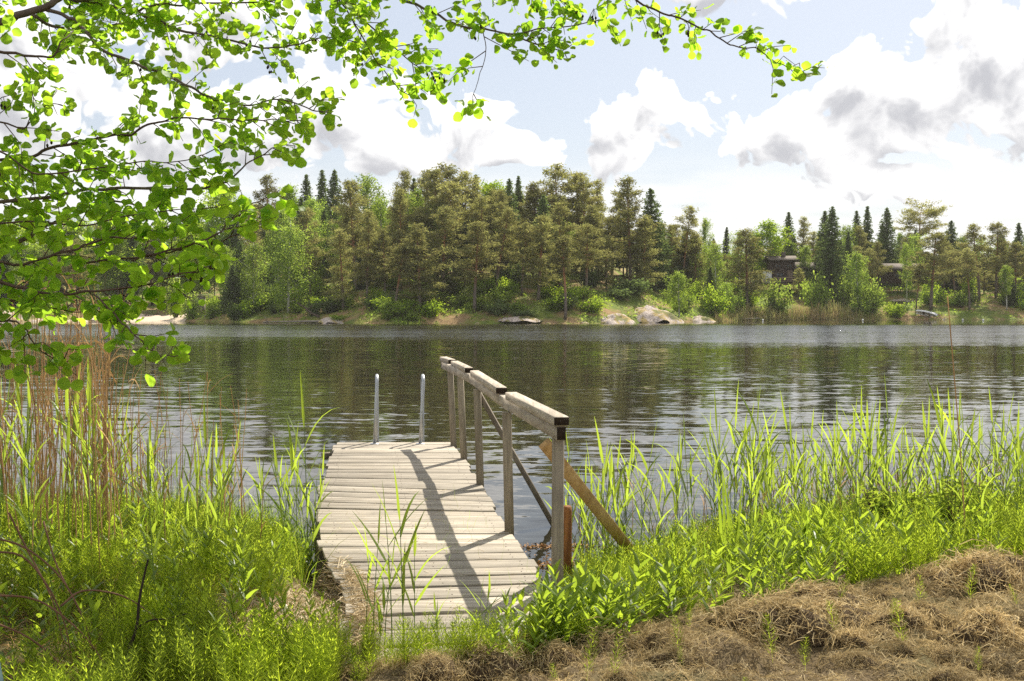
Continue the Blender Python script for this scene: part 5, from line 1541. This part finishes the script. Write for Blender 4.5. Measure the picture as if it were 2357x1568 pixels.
# main limbs: picture column, row, distance; radius at the start
def W3(*a): return [('w', np.array(p_, float) + np.array([.25, 0.5, 0]) * min(1.0, k_ / 2), 0.0) for k_, p_ in enumerate(a)]
BR = [
    ('A', .026, .018, [(-420, 120, 5.0), (-150, 80, 5.0), (0, 51, 5.0), (44, 37, 5.0), (98, 20, 5.0), (135, -2, 5.0), (180, -60, 5.1)], 0),
    ('B', .012, .003, [(98, 22, 5.0), (135, 30, 5.0), (180, 51, 5.0), (210, 85, 4.95), (234, 115, 4.9), (288, 137, 4.9), (366, 168, 4.85), (423, 193, 4.8), (474, 220, 4.8), (525, 234, 4.8), (576, 244, 4.8), (630, 232, 4.8), (705, 248, 4.75), (762, 262, 4.7)], 1.0),
    ('C', .013, .003, [(120, 0, 5.1), (152, -2, 5.1), (203, 3, 5.2), (271, 15, 5.3), (315, 29, 5.3), (362, 51, 5.3), (430, 71, 5.3), (508, 88, 5.3), (576, 105, 5.3), (640, 110, 5.3), (691, 102, 5.3), (752, 88, 5.3), (820, 100, 5.3)], 1.1),
    ('D', .008, .003, [(315, 26, 5.3), (366, 13, 5.4), (474, 9, 5.5), (610, 3, 5.6), (720, -12, 5.7), (830, -20, 5.7)], 1.2),
    ('E', .012, .003, [(60, 30, 5.0), (78, 37, 5.0), (119, 61, 5.1), (176, 68, 5.2), (237, 64, 5.3), (305, 51, 5.4), (380, 40, 5.5)], 1.2),
    ('F', .010, .003, [(-120, 100, 4.6), (0, 119, 4.6), (61, 127, 4.6), (122, 130, 4.6), (140, 100, 4.6), (166, 73, 4.7)], .5),
    ('G', .010, .0025, [(-150, 390, 4.6), (0, 369, 4.6), (68, 359, 4.6), (135, 339, 4.6), (203, 325, 4.6), (254, 312, 4.6), (305, 308, 4.6), (339, 288, 4.6), (390, 274, 4.6), (440, 271, 4.6), (508, 276, 4.6), (576, 276, 4.6), (640, 277, 4.6), (705, 276, 4.6)], .75),
    ('H', .011, .0025, [(-150, 480, 4.5), (0, 464, 4.5), (102, 452, 4.5), (203, 440, 4.5), (305, 432, 4.5), (406, 434, 4.5), (474, 432, 4.5), (508, 423, 4.5), (542, 403, 4.5), (576, 373, 4.5), (627, 345, 4.5), (664, 332, 4.5)], .75),
    ('I', .014, .004, [(-150, 620, 4.7), (0, 571, 4.7), (62, 547, 4.7), (86, 531, 4.7), (139, 504, 4.7), (185, 485, 4.7), (234, 464, 4.7), (300, 470, 4.7), (360, 480, 4.6)], .65),
    ('J', .009, .0025, [(-150, 590, 4.3), (0, 602, 4.3), (46, 608, 4.3), (92, 596, 4.3), (154, 578, 4.3), (200, 562, 4.3), (262, 548, 4.3), (308, 550, 4.3), (354, 531, 4.3), (400, 520, 4.3), (431, 518, 4.3)], .75),
    ('K', .006, .002, [(308, 600, 4.3), (380, 580, 4.3), (446, 558, 4.25), (493, 540, 4.2), (533, 504, 4.2), (570, 476, 4.2), (610, 457, 4.2), (643, 437, 4.2)], .55),
    ('L', .006, .002, [(180, 610, 4.4), (290, 596, 4.4), (394, 581, 4.4), (462, 567, 4.4), (523, 550, 4.4), (570, 522, 4.4), (605, 522, 4.4)], .55),
    ('M', .010, .003, [(-150, 600, 4.2), (0, 645, 4.2), (46, 664, 4.2), (123, 678, 4.2), (185, 673, 4.2), (277, 664, 4.2), (339, 656, 4.2), (420, 630, 4.2), (500, 615, 4.2)], .7),
    ('N', .006, .002, [(-150, 730, 4.1), (0, 738, 4.1), (31, 741, 4.1), (62, 765, 4.1), (86, 799, 4.1), (108, 815, 4.1), (150, 828, 4.1)], .9),
    ('O', .005, .002, [(216, 676, 4.2), (256, 713, 4.15), (283, 747, 4.1), (323, 781, 4.1), (354, 808, 4.1), (385, 821, 4.1), (408, 820, 4.1)], .9),
    ('P', .011, .003, [(600, -210, 5.2), (760, -120, 5.2), (880, -40, 5.2), (933, 0, 5.2), (1003, 31, 5.2), (1051, 59, 5.2), (1113, 69, 5.2), (1196, 80, 5.2), (1238, 66, 5.2), (1300, 60, 5.2), (1396, 45, 5.2)], .8),
    ('Q', .006, .002, [(760, -30, 5.2), (830, 40, 5.2), (885, 90, 5.2), (933, 131, 5.2), (982, 163, 5.2), (1023, 166, 5.2)], 1.2),
    ('R', .008, .002, [(900, -220, 5.1), (1200, -130, 5.1), (1380, -50, 5.1), (1459, 0, 5.1), (1521, 28, 5.1), (1556, 41, 5.1), (1618, 66, 5.1), (1660, 90, 5.1), (1701, 111, 5.1), (1743, 114, 5.1), (1784, 145, 5.1), (1826, 163, 5.1), (1862, 172, 5.1)], .75),
    ('S', .003, .0015, [(1113, 69, 5.2), (1120, 110, 5.2), (1108, 160, 5.2), (1094, 205, 5.2), (1086, 250, 5.2)], .35),
    ('T', .007, .002, [(700, -160, 5.3), (760, -40, 5.3), (800, 30, 5.3), (850, 110, 5.3), (900, 190, 5.3), (950, 225, 5.3)], 1.0),
    ('U', .006, .002, [(-150, 250, 4.5), (0, 280, 4.5), (60, 290, 4.5), (110, 240, 4.5), (150, 250, 4.5)], .8),
    ('V', .006, .002, [(-100, 330, 4.4), (0, 350, 4.4), (90, 400, 4.4), (200, 390, 4.4), (330, 370, 4.4), (430, 370, 4.4), (520, 330, 4.4)], .7),
    ('W', .006, .002, [(-100, 520, 4.4), (60, 510, 4.4), (180, 520, 4.4), (300, 500, 4.4), (420, 480, 4.4), (500, 480, 4.4)], .6),
    ('X', .006, .002, [(-150, 690, 4.4), (0, 690, 4.4), (90, 700, 4.4), (180, 720, 4.4), (250, 700, 4.4)], .5),
    ('Y', .006, .002, [(-120, 20, 5.2), (200, -40, 5.2), (520, -60, 5.3), (800, -50, 5.3), (1100, -40, 5.3), (1260, -10, 5.3), (1330, 30, 5.3)], .9),
    ('Z', .006, .002, [(1196, 80, 5.2), (1225, 100, 5.2), (1290, 120, 5.2), (1310, 135, 5.2)], .7),
    # unseen limbs above the picture, added to shade the lower-left bank
    ('c', .016, .004, [(-420, -200, 5.0), (0, -260, 5.2), (400, -260, 5.4), (700, -220, 5.6)], .2),
    ('d', .016, .004, [(-420, -400, 5.2), (-100, -500, 5.6), (300, -520, 6.0), (560, -480, 6.2)], .2),
    ('e', .014, .004, [(-420, 200, 5.4), (-250, 120, 5.8), (-120, -60, 6.2), (50, -160, 6.4)], .2),
    ('f', .03, .005, W3((TRX + .3, TRY + .2, 5.6), (-2.6, 6.4, 6.0), (-1.4, 8.0, 6.2), (-.4, 9.0, 6.3), (.6, 9.3, 6.4)), 1.6),
    ('g', .03, .005, W3((TRX + .3, TRY + .2, 5.0), (-2.8, 6.2, 5.4), (-1.9, 7.8, 5.6), (-1.0, 8.6, 5.7), (.1, 8.9, 5.8)), 1.6),
    ('h', .03, .005, W3((TRX + .3, TRY + .2, 6.2), (-2.7, 6.0, 6.6), (-1.6, 7.6, 6.9), (-.5, 8.5, 7.0), (.7, 9.6, 7.0)), 1.6),
    ('j', .03, .005, W3((TRX + .3, TRY + .2, 5.4), (-2.6, 6.0, 5.8), (-1.6, 7.2, 6.0), (-.6, 7.9, 6.1), (.6, 8.2, 6.2), (1.0, 8.4, 6.2)), 1.6),
    ('k', .03, .005, W3((TRX + .3, TRY + .2, 5.9), (-2.4, 6.2, 6.3), (-1.2, 7.4, 6.6), (0, 8.2, 6.7), (1.0, 8.7, 6.7)), 1.6),
    ('i', .03, .005, W3((TRX + .3, TRY + .2, 4.6), (-3.0, 6.0, 5.0), (-2.4, 7.2, 5.2), (-1.9, 8.4, 5.3)), 1.4),
]
for bi, (nm, r0, r1, pts, dn) in enumerate(BR):
    W = spline([a[1] if a[0] == 'w' else P(*a) for a in pts], 6)
    W = W + np.column_stack([vnoise(np.arange(len(W)) * .45, np.full(len(W), bi + .5), 300 + k) * .010 for k in range(3)])
    n = len(W)
    m = MB()
    m.tube(W, np.linspace(r0 * .85, r1 * .8, n), 7)
    if pts[0][0] != 'w' and pts[0][0] <= -100:      # run the limb back to the trunk
        hz_ = W[0][2]
        back = np.array([TRX + .25, TRY + .1, max(.8, hz_ - .35)])
        m.tube(spline([back, (back + W[0]) / 2 + (0, 0, .05), W[0]], 4), np.linspace(r0 * 1.8, r0, 9), 7, False)
    seg = np.linalg.norm(np.diff(W, axis=0), axis=1); cum = np.concatenate([[0], np.cumsum(seg)])
    L = cum[-1]
    big = 2.0 if nm in 'fghijk' else 1.0  # the added shade limbs carry larger leaves
    step = (.060 if big > 1 else .037) / max(dn, .01) if dn > 0 else 1e9
    s = ar.random() * step + .04 + (.52 * L if big > 1 else 0)
    tw_pts = []
    while s < L:
        k = np.searchsorted(cum, s) - 1; k = min(max(k, 0), n - 2)
        o = W[k] + (W[k + 1] - W[k]) * ((s - cum[k]) / seg[k]); tg = unit(W[k + 1] - W[k])
        ln = ar.uniform(.06, .30) * (1 - .45 * s / L) * (2.2 if big > 1 else 1)
        side = unit(np.cross(tg, ar.normal(size=3)))
        d = unit(tg * .75 + side * .9 + np.array([0, 0, .10]))
        mid = o + d * ln * .5 + ar.normal(size=3) * .012; tip = o + d * ln + ar.normal(size=3) * .02 + np.array([0, 0, -.02])
        tw_pts.append((o, mid, tip))
        s += step * ar.uniform(.6, 1.5)
    tw_pts.append((W[-4], W[-2], W[-1]))
    for (o, mid, tip) in tw_pts:
        m.tube([o, mid, tip], [.0026, .0019, .0012], 4, False)
        ln = np.linalg.norm(tip - o)
        nl = int(2 + ln / (.030 if big > 1 else .026))
        for q_ in range(nl):
            f = .22 + .78 * (q_ + ar.random() * .5) / nl if q_ < nl - 1 else 1.0
            b0 = o + (mid - o) * min(1, f * 2) if f < .5 else mid + (tip - mid) * (f * 2 - 1)
            dirn = unit(unit(tip - o) * .6 + ar.normal(size=3) * .75 + np.array([0, -.1, -.12]))
            nrm = np.array([0, -.38, .62]) + ar.normal(size=3) * .55
            nrm = unit(nrm - dirn * np.dot(nrm, dirn)); sx_ = np.cross(dirn, nrm)
            pet = b0 + dirn * .012
            leaves.append((np.stack([sx_, dirn, nrm], 1), pet, big * ar.triangular(.022, .052, .064) * (1.05 if nm in 'JKLMNO' else 1.0), bi, int(ar.integers(0, 12))))
        if ar.random() < (.13 if nm in 'PQRYTCDBZ' else .03):
            cones.append((bi, mid, tip))
    bo = m.build('branch', M['bark'] if r0 > .0105 else M['twig'], alder, True)
    BR[bi] = bo
def shows(p):
    d = np.array(p) - np.array([0, 0, CZ])
    fy = d[1] * cp - d[2] * sp; uz = d[1] * sp + d[2] * cp
    u, v = 1178 + F * d[0] / fy, 784 - F * uz / fy
    return (0 < u < 2356 and 0 < v < 1568), fy
rank = []
for k, lf in enumerate(leaves):
    vis, dd = shows(lf[1])
    rank.append((-(lf[2] / dd) * (1 if vis else 0), k))
top = {k for _, k in sorted(rank)[:300]}
rest = MB()
for k, (A, p, s, bi, vr) in enumerate(leaves):
    if k in top:
        o = bpy.data.objects.new('leaf', LEAFM[vr]); link(o, BR[bi])
        mw = Matrix.Translation(Vector(p)) @ (Matrix(A.tolist()) * s).to_4x4()
        o.matrix_basis = mw
    else:
        V, T = LEAF[vr]
        rest.add((V * s) @ A.T + p, T=T)
fo = rest.build('foliage', M['alder_leaf'], alder); fo['kind'] = 'stuff'
cb = MB()
kk = np.linspace(0, 1, 6)
for (bi, mid, tip) in cones:
    m = MB()
    for j in range(int(ar.integers(2, 5))):
        a = mid + ar.normal(size=3) * .006
        e = a + np.array([ar.normal() * .014, ar.normal() * .014, -.022 - .02 * ar.random()])
        m.tube([a, (a + e) / 2 + .002, e], .0009, 4, False)
        m.tube(np.stack([e + np.array([0, 0, -.017]) * t for t in kk]), np.maximum(.0058 * np.sin(np.clip(kk * .9 + .06, 0, 1) * np.pi) ** .7, .0012), 7)
    m.build('cone_cluster', M['cone'], BR[bi], True)
print('leaves', len(leaves), 'cones', len(cones))

# ------------------------------------------------------------------ thin summer haze over the whole place
hm, hq, ho = material('thin_haze')
pv = hq.n('ShaderNodeVolumePrincipled')
pv.inputs['Density'].default_value = 0.0002
pv.inputs['Color'].default_value = (1.0, 0.97, 0.92, 1.0)
hq.L.new(pv.outputs[0], ho.inputs['Volume'])
hz = MB().box((-430, -65, -3.5), (430, 350, 46)).build('haze', hm)
tag(hz, 'thin warm summer haze over the lake and far shore', 'haze', kind='stuff')
